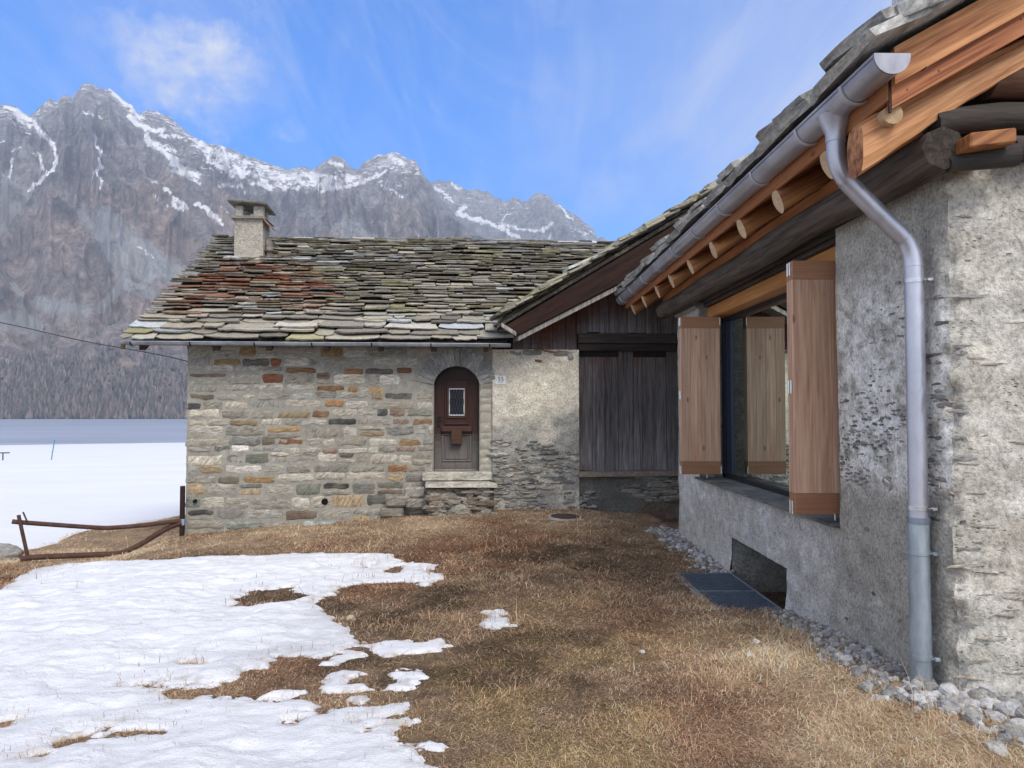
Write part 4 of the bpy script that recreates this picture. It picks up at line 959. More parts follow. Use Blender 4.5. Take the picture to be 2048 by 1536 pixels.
    # sill and plinth
    b = MB(); b.prism([F3(1.34, -.09, .445), F3(2.2, -.10, .45), F3(3.7, -.08, .455), F3(3.7, .16, .455), F3(1.34, .16, .445)], np.array([0, 0, .085]), (.26, .24, .21), .42); b.build('sill_stone', M_['slate'], H, 'stone sill patched with orange lichen')
    b = MB(); us = np.arange(1.30, 3.8, .05); zs = np.arange(-.6, .46, .05)
    def qcol(U, Z, P):
        n1 = fbm(P*2, 4, 121); r = sstep(.1, .5, fbm(P*1.1+3, 3, 122)+.25*sstep(2.2, 2.6, U)); g = sstep(.2, .6, fbm(P*1.7+8, 3, 123))
        c = np.array([.17, .165, .15])*(1+.3*n1[:, None]); c = c*(1-.45*r[:, None])+np.array([.20, .115, .06])*.45*r[:, None]; return c*(1-.3*g[:, None])
    wall_grid(b, lambda u, v, z: F3(u, v+.0, z), us, zs, lambda u, z: True, qcol, .02, 0, 17, .03); fr = lambda u, v, z: F3(u, v, z)
    rubble(b, fr, 2.15, 3.3, .02, .44, 130, lambda u, z: .9*float(sstep(2.15, 2.5, u)), (.12, .42), (.03, .075), (.008, .04), [(.22, .215, .2), (.28, .27, .25), (.15, .145, .14), (.3, .28, .24)], 1)
    rubble(b, fr, 1.3, 1.75, -.25, .25, 30, lambda u, z: .9*float(sstep(.55, .1, (u-1.3)+.5*(z+.1))), (.08, .22), (.03, .07), (.01, .05), [(.3, .3, .29), (.22, .22, .21)], 1)
    b.build('plinth', [M_['rough'], M_['rubble']], H)
    # the body of the barn behind
    b = MB(); b.add([(8.9, 12.9, -.5), (8.9, 19.4, -.5), (8.9, 19.4, 3.0), (8.9, 12.9, 3.0), (.3, 19.4, -.5), (.3, 19.4, 3.0), (3.8, 12.8, -.5), (3.8, 12.8, 2.9)], [(0, 1, 2, 3), (1, 4, 5, 2), (6, 0, 3, 7)], (.12, .1, .09), .5); b.build('back_wall', M_['barnwood'], H)

# ------------------------------------------------------------------ renovated house on the right
XW, YN, YF = 2.55, 4.155, 10.645
ND, FD = 5.54, 9.43                                  # window niche
def build_house():
    H = thing('renovated_house', (4.5, 6.5, -.1), 0, 'plastered house with folding larch shutters, log eaves and grey gutter, nearest to the camera', 'house')
    fl = lambda u, v, z: np.array([XW+v, u, z])
    fg = lambda u, v, z: np.array([u, YN+v, z])
    def corner(V, P):
        d = np.hypot(P[:, 0]-XW, P[:, 1]-YN); q = .036*np.exp(-(d/.05)**2)*(1+1.6*fbm(P*np.array([5, 5, 9]), 4, 131)); V = V.copy(); V[:, 0] += q; V[:, 1] += q
        d2 = np.hypot(P[:, 0]-XW, P[:, 1]-YF); V[:, 0] += .03*np.exp(-(d2/.05)**2)
        foot = .05*np.exp(-np.maximum(P[:, 2]+.25, 0)/.12); V[:, 0] -= foot*(P[:, 0] < XW+.01)
        return V
    BN = (6.57, 8.15, -.24, .19)
    us = np.unique(np.round(np.r_[np.arange(YN, 6.4, .028), np.arange(6.4, YF, .045), YN, ND, FD, BN[0], BN[1], YF], 4)); zs = np.unique(np.round(np.r_[np.arange(-.7, -.3, .1), np.arange(-.3, 2.97, .03), .705, BN[3], 2.965], 4))
    def keep(u, z):
        if ND < u < FD and z > .705: return False
        if BN[0] < u < BN[1] and BN[2]-.3 < z < BN[3]: return False
        return True
    def lcol(U, Z, P):
        n1 = fbm(P*np.array([1, 2.2, 2.2]), 4, 141); n2 = fbm(P*np.array([1, 6, 8]), 4, 142); n3 = fbm(P*np.array([1, 16, 26]), 3, 143); n4 = fbm(P*np.array([1, 1.1, 1.3]), 3, 144)
        c = np.array([.43, .41, .365])*np.ones((len(U), 3))
        # lime splash over rubble at the near end
        band = sstep(1.02, 1.16, Z+.05*n2)*sstep(2.75, 2.0, Z+.4*n1)*sstep(5.75, 5.45, U)
        spl = band*sstep(-.22, .12, n2*.7+.7*n3+.16)
        c = c*(1-spl[:, None])+np.array([.74, .73, .70])*spl[:, None]
        low = sstep(1.1, 1.0, Z+.05*n2)*sstep(5.8, 5.4, U)
        c = c*(1-.35*low[:, None])+np.array([.29, .28, .26])*.35*low[:, None]
        # washed lighter limewash below the window
        bl = sstep(5.35, 6.2, U+.5*n1)*sstep(.95, .6, Z)*(.35+.65*sstep(-.25, .35, n4+.5*n2))
        c = c*(1-.8*bl[:, None])+np.array([.66, .655, .66])*.8*bl[:, None]
        ft = sstep(.15, -.2, Z-.1*n1+.25)*sstep(6, 7, U); c = c*(1-.4*ft[:, None])+np.array([.7, .69, .68])*.4*ft[:, None]
        # pale patch of repair
        pt = np.exp(-((U-5.02)/.12)**2-((Z-.22)/.12)**2); pt = sstep(.35, .6, pt+.3*n2); c = c*(1-.6*pt[:, None])+np.array([.52, .51, .48])*.6*pt[:, None]
        # bare dark earthier line under the eaves and by the corner
        return c*(1+.18*n2[:, None]+.10*n1[:, None]+.14*n3[:, None])
    b = MB(); wall_grid(b, fl, us, zs, keep, lcol, .013, 0, 23, .022, corner)
    # niche and opening linings
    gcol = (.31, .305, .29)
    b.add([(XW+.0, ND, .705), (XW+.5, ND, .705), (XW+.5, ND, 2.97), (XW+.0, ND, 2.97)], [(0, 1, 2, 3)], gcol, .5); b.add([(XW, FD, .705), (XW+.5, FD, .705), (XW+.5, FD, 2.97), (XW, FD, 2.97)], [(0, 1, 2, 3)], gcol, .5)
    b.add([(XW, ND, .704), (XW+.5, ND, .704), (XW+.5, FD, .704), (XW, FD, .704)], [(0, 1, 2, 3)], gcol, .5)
    x1 = XW+.95
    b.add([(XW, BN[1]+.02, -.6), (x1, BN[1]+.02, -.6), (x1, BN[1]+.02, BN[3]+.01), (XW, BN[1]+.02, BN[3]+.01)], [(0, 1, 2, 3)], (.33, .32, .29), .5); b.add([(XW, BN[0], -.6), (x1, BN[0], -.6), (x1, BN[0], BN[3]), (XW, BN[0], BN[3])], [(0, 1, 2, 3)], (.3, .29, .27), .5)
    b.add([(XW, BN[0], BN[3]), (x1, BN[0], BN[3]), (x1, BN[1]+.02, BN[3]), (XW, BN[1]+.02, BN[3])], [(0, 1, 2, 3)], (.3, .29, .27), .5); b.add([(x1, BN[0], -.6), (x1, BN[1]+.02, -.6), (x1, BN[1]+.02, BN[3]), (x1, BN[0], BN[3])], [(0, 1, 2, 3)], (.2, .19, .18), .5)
    # far end and hidden walls
    b.add([(XW+.03, YF, -.7), (8, YF, -.7), (8, YF, 3), (5.3, YF, 5.1), (XW+.03, YF, 3.0)], [(0, 1, 2, 3, 4)], (.4, .39, .36), .5); b.add([(8, YN, -.7), (8, YF, -.7), (8, YF, 3.2), (8, YN, 3.2)], [(0, 1, 2, 3)], (.4, .39, .36), .5)
    fs_ = lambda u, v, z: np.array([XW-.002+v, u, z])
    dk = [(.2, .198, .195), (.25, .245, .24), (.3, .295, .285), (.155, .153, .152), (.27, .235, .205)]
    rubble(b, fs_, 4.24, 5.52, 1.06, 2.45, 1300, lambda u, z: .8*float(sstep(2.4, 1.5, z+.25*math.sin(u*5)))*(.4+.6*float(sstep(1.9, 1.2, z))), (.012, .10), (.006, .018), (.001, .004), dk, 1)
    rubble(b, fs_, 4.18, 4.40, .95, 2.3, 40, lambda u, z: .8, (.05, .2), (.015, .04), (.002, .007), dk, 1)
    rubble(b, fs_, 4.3, 5.5, .0, 1.0, 30, lambda u, z: .6, (.02, .07), (.01, .03), (.001, .005), dk, 1)
    b.build('wall', [M_['plaster'], M_['rubble']], H)
    b = MB(); us2 = np.unique(np.round(np.r_[np.arange(XW, 3.5, .028), np.arange(3.5, 8.01, .15)], 4)); zs2 = np.unique(np.round(np.r_[np.arange(-.7, -.3, .1), np.arange(-.3, 3.0, .03), 3.0, 3.02], 4))
    def gc(U, Z, P):
        n1 = fbm(P*np.array([2.2, 1, 2.6]), 4, 151); n2 = fbm(P*np.array([5, 1, 14]), 4, 152); n3 = fbm(P*np.array([3, 1, 9]), 3, 153)
        c = np.array([.54, .51, .45])*np.ones((len(U), 3)); w = sstep(.0, .4, n3+.35*sstep(1.0, .2, Z)); n2 = n2*1.3; c = c*(1-.55*w[:, None])+np.array([.66, .64, .59])*.55*w[:, None]
        br = sstep(.2, .45, n1); c = c*(1-.35*br[:, None])+np.array([.42, .36, .29])*.35*br[:, None]
        return c*(1+.16*n2[:, None])
    wall_grid(b, fg, us2, zs2, lambda u, z: True, gc, .02, 0, 23, .022, corner)
    fg_ = lambda u, v, z: np.array([u, YN-.004+v, z])
    tan_ = [(.34, .31, .26), (.36, .34, .31), (.28, .27, .25), (.42, .37, .3), (.46, .43, .38)]
    rubble(b, fg_, 2.60, 3.4, .0, 2.8, 260, lambda u, z: .3+.6*float(sstep(1.0, .3, z)), (.03, .3), (.006, .022), (.001, .005), tan_, 1)
    rubble(b, fg_, 2.575, 2.72, .8, 2.2, 16, lambda u, z: .9, (.05, .16), (.015, .032), (.001, .006), dk, 1)
    b.build('gable_wall', [M_['rough'], M_['rubble']], H, 'pale roughcast gable end')
    b = MB(); b.tube([(XW-.02, 4.78, 1.14)]+[(XW-.028-.02*math.sin(t), 4.80+.035*math.cos(t), 1.11+.035*math.sin(t)) for t in np.linspace(1.2, 7.2, 16)], .008, 7, col=(.9, .9, .9)); b.tube([(XW+.02, 4.79, 1.15), (XW-.05, 4.79, 1.15)], .012, 8, col=(.8, .7, .5)); b.build('wall_ring', M_['steel'], H)
    # timber above the wall
    b = MB(); Y = np.linspace(3.96, 10.8, 40); b.tube([(2.42+.012*math.sin(y*1.7), y, 3.035+.012*math.sin(y*2.3+1)) for y in Y], [.122+.006*math.sin(y*3.1) for y in Y], 8, True, (1.35, 1.25, 1.15), .2, capk=.5); b.build('wall_plate_log', M_['oldlog'], H); b = MB(); b.box((2.405, 4.12, 3.17), (2.56, 10.85, 3.268), .012, (.95, .9, .85), .45); b.build('wall_plate', M_['larch_y'], H)
    b = MB(); b.box((2.60, YN+.12, 2.955), (2.95, YF-.02, 3.17), .02, (.9, .9, .9), .6); b.build('upper_beam', M_['oldlog'], H); b = MB(); b.box((2.62, ND-.2, 2.905), (2.95, YF-.05, 2.952), .012, (1.3, 1.2, 1.1), .4); b.build('upper_beam', M_['oldlog'], H); b = MB(); b.box((2.64, YN+.3, 3.175), (2.95, YF-.02, 3.5), .015, (.8, .8, .8), .8)
    b.build('upper_beam', M_['oldlog'], H)
    b = MB(); b.box((2.66, ND-.04, 2.755), (2.85, FD+.14, 2.90), .008, (1, 1, 1), .4); b.build('window_lintel', M_['lintel'], H)
    b = MB(); b.box((2.50, FD+.02, 2.90), (2.68, YF-.1, 2.975), .02, (.34, .33, .31), .5); b.build('pier_cap', M_['plaster'], H)
    b = MB(); M4 = lambda q: np.array([q[0], q[1]+.03*math.sin(q[0]*7), q[2]+.03*math.sin(q[0]*5)])
    xs = np.linspace(2.40, 5.2, 14); b.tube([M4((x, 4.06, 3.20+.05*(x-2.5))) for x in xs], [.085+.01*math.sin(x*9) for x in xs], 8, True, (1.0, .95, .9), .7)
    b.tube([M4((x, 4.08, 3.42+.05*(x-2.5))) for x in np.linspace(2.75, 5.2, 12)], .11, 9, True, (2.2, 1.2, .8), .3)
    b.tube([(2.46, 3.98, 2.94), (2.62, 3.97, 2.965), (2.82, 3.96, 2.99)], [.04, .055, .065], 9, True, (1, 1, 1), .1)
    b.tube([(2.85, 4.05, 3.06), (4.9, 4.05, 3.06)], .07, 9, True, (1.2, 1.1, 1.1), .15)
    b.build('gable_log', m_wood('old_gable_log', (.017, .015, .014), (.08, .07, .066), 0, 36, .85, (.3, .72), False, .01), H)
    b = MB(); b.box((2.49, 3.83, 2.985), (2.74, 4.3, 3.065), .008, (.62, .55, .5), .5, 0, lambda q: (q[0], q[1], q[2]+.12*(q[0]-2.5))); b.build('squared_block', M_['larch_x'], H)
    b = MB(); V = [(2.60, YN+.14, 3.0), (8, YN+.14, 3.0), (8, YN+.14, 3.3), (5.3, YN+.14, 5.0), (2.6, YN+.14, 3.45)]; b.add(V, [(0, 1, 2, 3, 4)], (1, 1, 1), .5); b.build('gable_infill', M_['oldlog'], H)
    # rafters
    sl = .565; th = math.atan(sl)
    ys = [4.64, 5.49, 6.33, 7.18, 8.05, 8.96, 9.76, 10.67, 11.55]
    for i, y in enumerate(ys):
        b = MB(); r0 = random.uniform(.066, .078); n = 16; xs = np.linspace(2.09, 5.25, 16); ring = []
        for k, x in enumerate(xs):
            for j in range(n):
                a = 2*math.pi*j/n; w = 1+.05*math.sin(3*a+i)+.03*math.sin(k*1.3+i); yy = r0*math.cos(a)*w; pp = r0*math.sin(a)*w
                # vertical section of a sloping log
                ring.append((x+(-.035*math.sin(a) if k == 0 else 0), y+yy, 3.165+sl*(x-2.1)+pp/math.cos(th)))
        F = [(k*n+j, k*n+(j+1) % n, (k+1)*n+(j+1) % n, (k+1)*n+j) for k in range(len(xs)-1) for j in range(n)]
        b.add(ring, F, np.array([1, 1, 1])*random.uniform(.85, 1.15), None, 0, True); b.add(ring[:n], [tuple(range(n))], (1, 1, 1), None, 1); b.build('rafter', [M_['larch_x'], M_['endgrain']], H)
    # hewn rafter under the verge
    b = MB(); n = 14; xs = np.linspace(1.97, 5.3, 60); ring = []
    for k, x in enumerate(xs):
        for j in range(n):
            a = 2*math.pi*j/n; q = (.128-.055*min(max((x-2.0)/.9, 0), 1))*(abs(math.cos(a))**4+abs(math.sin(a))**4)**-.22
            p = np.array([x*1.7, math.cos(a)*2, math.sin(a)*2]); f = 1+.10*float(fbm(p[None], 3, 161)[0])+.02*math.sin(x*31)
            ring.append((x, 4.03+q*f*.75*math.cos(a), 3.09+sl*(x-2.07)+.02*math.sin(x*3)+q*f*math.sin(a)/math.cos(th)))
    F = [(k*n+j, k*n+(j+1) % n, (k+1)*n+(j+1) % n, (k+1)*n+j) for k in range(len(xs)-1) for j in range(n)]
    b.add(ring, F, (1.15, 1.2, 1.3), .77, 0, False); b.add(ring[:n], [tuple(range(n))], (.8, .75, .7), .5, 0)
    b.tube([(2.10, 3.87, 3.175), (2.115, 4.05, 3.185)], [.052, .056], 14, True, (.8, .75, .7), .4, 1)
    b.build('verge_rafter', [M_['larch_x'], M_['endgrain']], H)
    # boarding
    dz = lambda x: sl*(x-2.07)
    b = MB(); x0, x1 = 2.075, 5.3
    def strip(y0, y1, a0, a1, col, sd__):
        b.hexa([(x0, y0, a0), (x1, y0, a0+dz(x1)), (x1, y0, a1+dz(x1)), (x0, y0, a1), (x0, y1, a0), (x1, y1, a0+dz(x1)), (x1, y1, a1+dz(x1)), (x0, y1, a1)], col, sd__)
    strip(3.80, 3.835, 3.305, 3.505, (1.15, 1.15, 1.15), .2); strip(3.835, 3.88, 3.19, 3.35, (.78, .62, .58), .63)
    for (x, z) in ((2.33, 3.25), (2.24, 3.30), (2.78, 3.28), (2.16, 3.245)): b.tube([(x, 3.79 if z > 3.28 else 3.83, z+dz(x)), (x, 3.84, z+dz(x))], .005, 6, True, (.5, .5, .5))
    b.build('verge_board', M_['larch_x'], H)
    b = MB(); W0 = 2.085
    x = W0; k = 0
    while x < 5.3:                                    # soffit boards along the eave
        w = random.uniform(.14, .2); xe = min(x+w, 5.31); zo = 3.275
        b.hexa([(x+.002, 3.88, zo+sl*(x-2.1)), (xe, 3.88, zo+sl*(xe-2.1)), (xe, 12.05, zo+sl*(xe-2.1)), (x+.002, 12.05, zo+sl*(x-2.1)), (x+.002, 3.88, zo+.025+sl*(x-2.1)), (xe, 3.88, zo+.025+sl*(xe-2.1)), (xe, 12.05, zo+.025+sl*(xe-2.1)), (x+.002, 12.05, zo+.025+sl*(x-2.1))], np.array([1, 1, 1])*random.uniform(.75, 1.1)); x = xe
    b.build('soffit_board', M_['larch_y'], H)
    b = MB(); b.box((2.055, 3.84, 3.235), (2.08, 12.06, 3.44), .004, (.8, .75, .72), .3); b.box((1.99, 3.80, 3.405), (2.05, 12.06, 3.447), .004, (.65, .55, .5), .7); b.box((2.06, 3.836, 3.17), (2.074, 3.85, 3.46), .002, (.1, .1, .1), .7); b.build('fascia_board', M_['larch_y'], H)
    # stone slab roof
    b = MB(); e2 = np.array([math.cos(th), 0, math.sin(th)]); nn = np.array([-math.sin(th), 0, math.cos(th)]); e1 = np.array([0, -1., 0])
    def rc(): g = random.uniform(.24, .42); return np.array([g, g, g*.97])
    for row in range(14):
        y = 3.62+random.uniform(0, .06)+(.0 if row % 2 else -.02); s_ = row*.27
        while y < 12.15:
            w = random.uniform(.45, 1.0) if row < 3 else random.uniform(.4, .8); w = min(w, 12.25-y)
            o = np.array([1.895, y+w/2, 3.445])+e2*(s_+random.uniform(-.02, .03))+nn*(.012*min(row, 1))
            slate(b, o, e1, e2, nn, w*.99, .62, random.uniform(.05, .07), rc(), .05, .10, .075 if row else .02); y += w
    for (y, w, s_, h) in ((3.65, .62, .02, .06), (4.62, .5, .06, .06), (5.0, .42, .03, .07), (5.9, .6, .05, .06), (6.9, .5, .03, .06), (7.5, .45, .06, .06), (8.6, .6, .04, .06), (9.5, .5, .05, .06), (10.6, .6, .04, .06), (11.4, .5, .05, .06)):
        slate(b, np.array([1.89, y+w/2, 3.445])+e2*s_+nn*.06, e1, e2, nn, w, .5, random.uniform(.03, .06), rc(), .05, .25, .05)
    s_ = .16
    while s_ < 3.7:                                   # the verge slabs, laid flatter than the slope
        w = random.uniform(.42, .75); fl_ = R(-7); ee = e2*math.cos(fl_)+nn*math.sin(fl_); en = nn*math.cos(fl_)-e2*math.sin(fl_)
        o = np.array([1.9, 0, 3.452])+e2*s_; slate(b, o+np.array([0, 3.60, 0])+ee*w/2+nn*.045, ee, np.array([0, 1., 0]), en, w, .9, random.uniform(.06, .085), rc()*1.1, .04, .08, 0); s_ += w*.72
    b.prism([(2.0, 3.9, 3.415), (5.3, 3.9, 3.415+sl*3.3), (5.3, 12.05, 3.415+sl*3.3), (2.0, 12.05, 3.415)], (0, 0, .025), (.05, .05, .05), 0); b.prism([(5.3, 3.7, 5.45), (8.7, 3.7, 3.5), (8.7, 12.1, 3.5), (5.3, 12.1, 5.45)], (0, 0, -.08), (.25, .25, .24), 0)
    b.build('roof', M_['slab'], H)
    b = MB(); b.box((3.74, 6.2, 3.9), (4.4, 6.9, 6.6), .02, (.60, .60, .63), .5); b.build('chimney', M_['plaster'], H)
    # gutter
    b = MB(); gx, gz_, gr = 2.005, 3.405, .088; halfpipe(b, (gx, 3.70, gz_), (gx, 12.1, gz_), gr, .003, n=18, bead=False)
    b.tube([(gx-gr, 3.70, gz_+.006), (gx-gr, 12.1, gz_+.006)], .010, 8, True); g = b.build('gutter', M_['zinc'], H)
    b = MB(); pr = [(gx+math.cos(t)*(gr+.006), 3.692, gz_+math.sin(t)*(gr+.006)) for t in np.linspace(math.pi, 2*math.pi, 19)]; b.prism([(gx-gr-.006, 3.692, gz_+.014)]+pr+[(gx+gr+.006, 3.692, gz_+.014)], (0, .012, 0), (.62, .62, .62), .5); b.build('end_cap', M_['zinc'], g)
    for y in (4.07, 4.71, 5.57, 6.45, 7.33, 8.22, 9.1, 10.0, 10.9, 11.8):
        b = MB(); n = 16
        V = []; 
        for yy in (y-.014, y+.014):
            for rr in (gr+.003, gr+.012): V += [(gx+math.cos(t)*rr, yy, gz_+math.sin(t)*rr) for t in np.linspace(math.pi*.98, 2*math.pi, n)]
        F = []
        for i in range(n-1): F += [(i, i+1, n+i+1, n+i), (2*n+i, 3*n+i, 3*n+i+1, 2*n+i+1), (n+i, n+i+1, 3*n+i+1, 3*n+i), (i, 2*n+i, 2*n+i+1, i+1)]
        b.add(V, F, (1, 1, 1), .5); b.box((gx+gr, y-.014, gz_-.02), (gx+gr+.03, y+.014, gz_+.02), .003, (1, 1, 1)); b.build('bracket', M_['zincband'], g)
    # downpipe
    b = MB(); yd = 4.34; b.tube([(gx, yd, gz_-.055), (gx, yd, gz_-.10), (gx, yd, 3.25), (gx, yd, 3.21)], [.105, .085, .060, .056], 20, False)
    def bend(p0, p1, p2, k, n=9):
        p0, p1, p2 = map(np.array, (p0, p1, p2)); a = p1+(p0-p1)/np.linalg.norm(p0-p1)*k; c = p1+(p2-p1)/np.linalg.norm(p2-p1)*k
        return [a*(1-t)**2+2*p1*t*(1-t)+c*t*t for t in np.linspace(0, 1, n)]
    pw = 2.462; A_, B_, C_, D_ = (gx, yd, 3.22), (gx, yd, 3.02), (pw, yd, 2.56), (pw, yd, .93)
    pts = [np.array(A_)]+bend(A_, B_, C_, .13)+bend(B_, C_, D_, .11)+[np.array(D_)]; b.tube(pts, .053, 24, True, up=(0, 1, 0))
    for z, p in ((3.205, gx),): b.tube([(p, yd, z-.012), (p, yd, z+.012)], .057, 20)
    for (p, q) in (((gx+.055, yd, 2.965), (gx+.065, yd, 2.955)), ((pw-.06, yd, 2.62), (pw-.05, yd, 2.61)), ((pw, yd, 2.46), (pw, yd, 2.445))): b.tube([p, q], .0555, 20)
    dp = b.build('downpipe', M_['zinc'], H)
    b = MB(); b.tube([(pw, yd, .96), (pw, yd, -.08)], .058, 24); b.tube([(pw, yd, .965), (pw, yd, .93)], .062, 24, True, (.6, .6, .65)); b.build('standpipe', M_['galv'], dp)
    for z, r_ in ((2.36, .0555), (1.02, .0555), (.76, .0605), (.155, .0605)):
        b = MB(); b.tube([(pw, yd, z-.012), (pw, yd, z+.012)], r_+.002, 24); b.box((pw+.045, yd-.075, z-.010), (pw+.075, yd-.045, z+.010), .003); b.tube([(pw+.03, yd-.06, z), (pw+.10, yd-.03, z)], .005, 6); b.build('pipe_clamp', M_['steel'] if z > .9 else M_['galv'], dp)
    # window
    gp = 2.875; b = MB(); zb, zt = .735, 2.76
    for lo, hi in (((2.84, FD-.13, zb), (2.93, FD-.005, zt)), ((2.84, ND+.005, zb), (2.93, ND+.1, zt)), ((2.84, ND, zb), (2.93, FD, zb+.055)), ((2.84, ND, zt-.06), (2.93, FD, zt))): b.box(lo, hi, .004, (.6, .6, .6), .5)
    for lo, hi in (((2.855, FD-.33, zb+.056), (2.92, FD-.131, zt-.061)),): b.box(lo, hi, .004, (1.5, 1.7, 2.2), .5)
    wf = b.build('window', M_['blueframe'], H, 'large dark framed window reflecting the shutter and the barn')
    b = MB(); b.add([(gp, ND+.1, zb+.05), (gp, FD-.33, zb+.05), (gp, FD-.33, zt-.06), (gp, ND+.1, zt-.06)], [(0, 1, 2, 3)]); b.build('pane', M_['glass'], wf)
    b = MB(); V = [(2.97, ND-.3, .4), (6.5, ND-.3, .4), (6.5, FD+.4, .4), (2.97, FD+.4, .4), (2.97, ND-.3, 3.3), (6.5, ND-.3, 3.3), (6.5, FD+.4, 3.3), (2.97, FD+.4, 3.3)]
    b.add(V, [(0, 1, 2, 3), (4, 5, 6, 7), (0, 1, 5, 4), (2, 3, 7, 6), (1, 2, 6, 5)], (1, 1, 1), .5); b.build('room', M_['dark'], H)  # shade put into the colour: near-black faces keep the room dark
    b = MB(); y = ND+.002
    while y < FD+.05:
        w = min(random.uniform(.5, .8), FD+.06-y); b.box((2.495, y, .708+random.uniform(0, .003)), (2.86, y+w-.004, .735), .003, np.array([.12, .125, .13])*random.uniform(.85, 1.15)); y += w
    b.build('window_sill', M_['slab'], H, 'grey slate window sill')
    # folding shutters
    for (y0, x0, lab) in ((5.615, 2.245, 'near folded larch shutter'), (9.06, 2.235, 'far folded larch shutter')):
        z0, z1 = .80, 2.74; wd = .475
        def panel(yy, first):
            b = MB(); e = 0; cuts = [0, .30, .62, 1.0] if y0 < 6 else [0, .24, .5, .76, 1.0]
            for i in range(len(cuts)-1): b.box((x0+wd*cuts[i]+.0008, yy, z0+.16), (x0+wd*cuts[i+1]-.0008, yy+.034, z1-.145), .0012, np.array([1, 1, 1])*random.uniform(.86, 1.16))
            return b
        sh = panel(y0, True).build('shutter', M_['shutter'], H, lab)
        for k in (0, 1, 2):
            yy = y0+k*.043
            if k: panel(yy, False).build('leaf', M_['shutter'], sh)
            b = MB(); b.box((x0, yy-.001, z1-.144), (x0+wd, yy+.035, z1), .002, (1, 1, 1)); b.build('rail', M_['rail'], sh); b = MB(); b.box((x0, yy-.001, z0), (x0+wd, yy+.035, z0+.159), .002, (.85, .8, .78)); b.build('rail', M_['rail'], sh)
        for z in (z0+.05, (z0+z1)/2, z1-.06):
            for k in (0, 1): b = MB(); b.tube([(x0-.006, y0+.0385+.043*k, z-.05), (x0-.006, y0+.0385+.043*k, z+.05)], .009, 8); b.build('hinge', M_['steel'], sh)
            if abs(z-(z0+z1)/2) > .3: b = MB(); b.tube([(x0+wd+.002, y0-.004, z-.045), (x0+wd+.002, y0-.004, z+.045)], .006, 8); b.build('hinge', M_['steel'], sh)
        b = MB(); b.tube([(x0+.3, y0-.006, z0+.005), (x0+.3, y0-.006, z0-.045)], .006, 8); b.tube([(x0+.3, y0-.02, z0-.02), (x0+.38, y0-.02, z0-.022)], .004, 6); b.build('bolt', M_['steel'], sh)

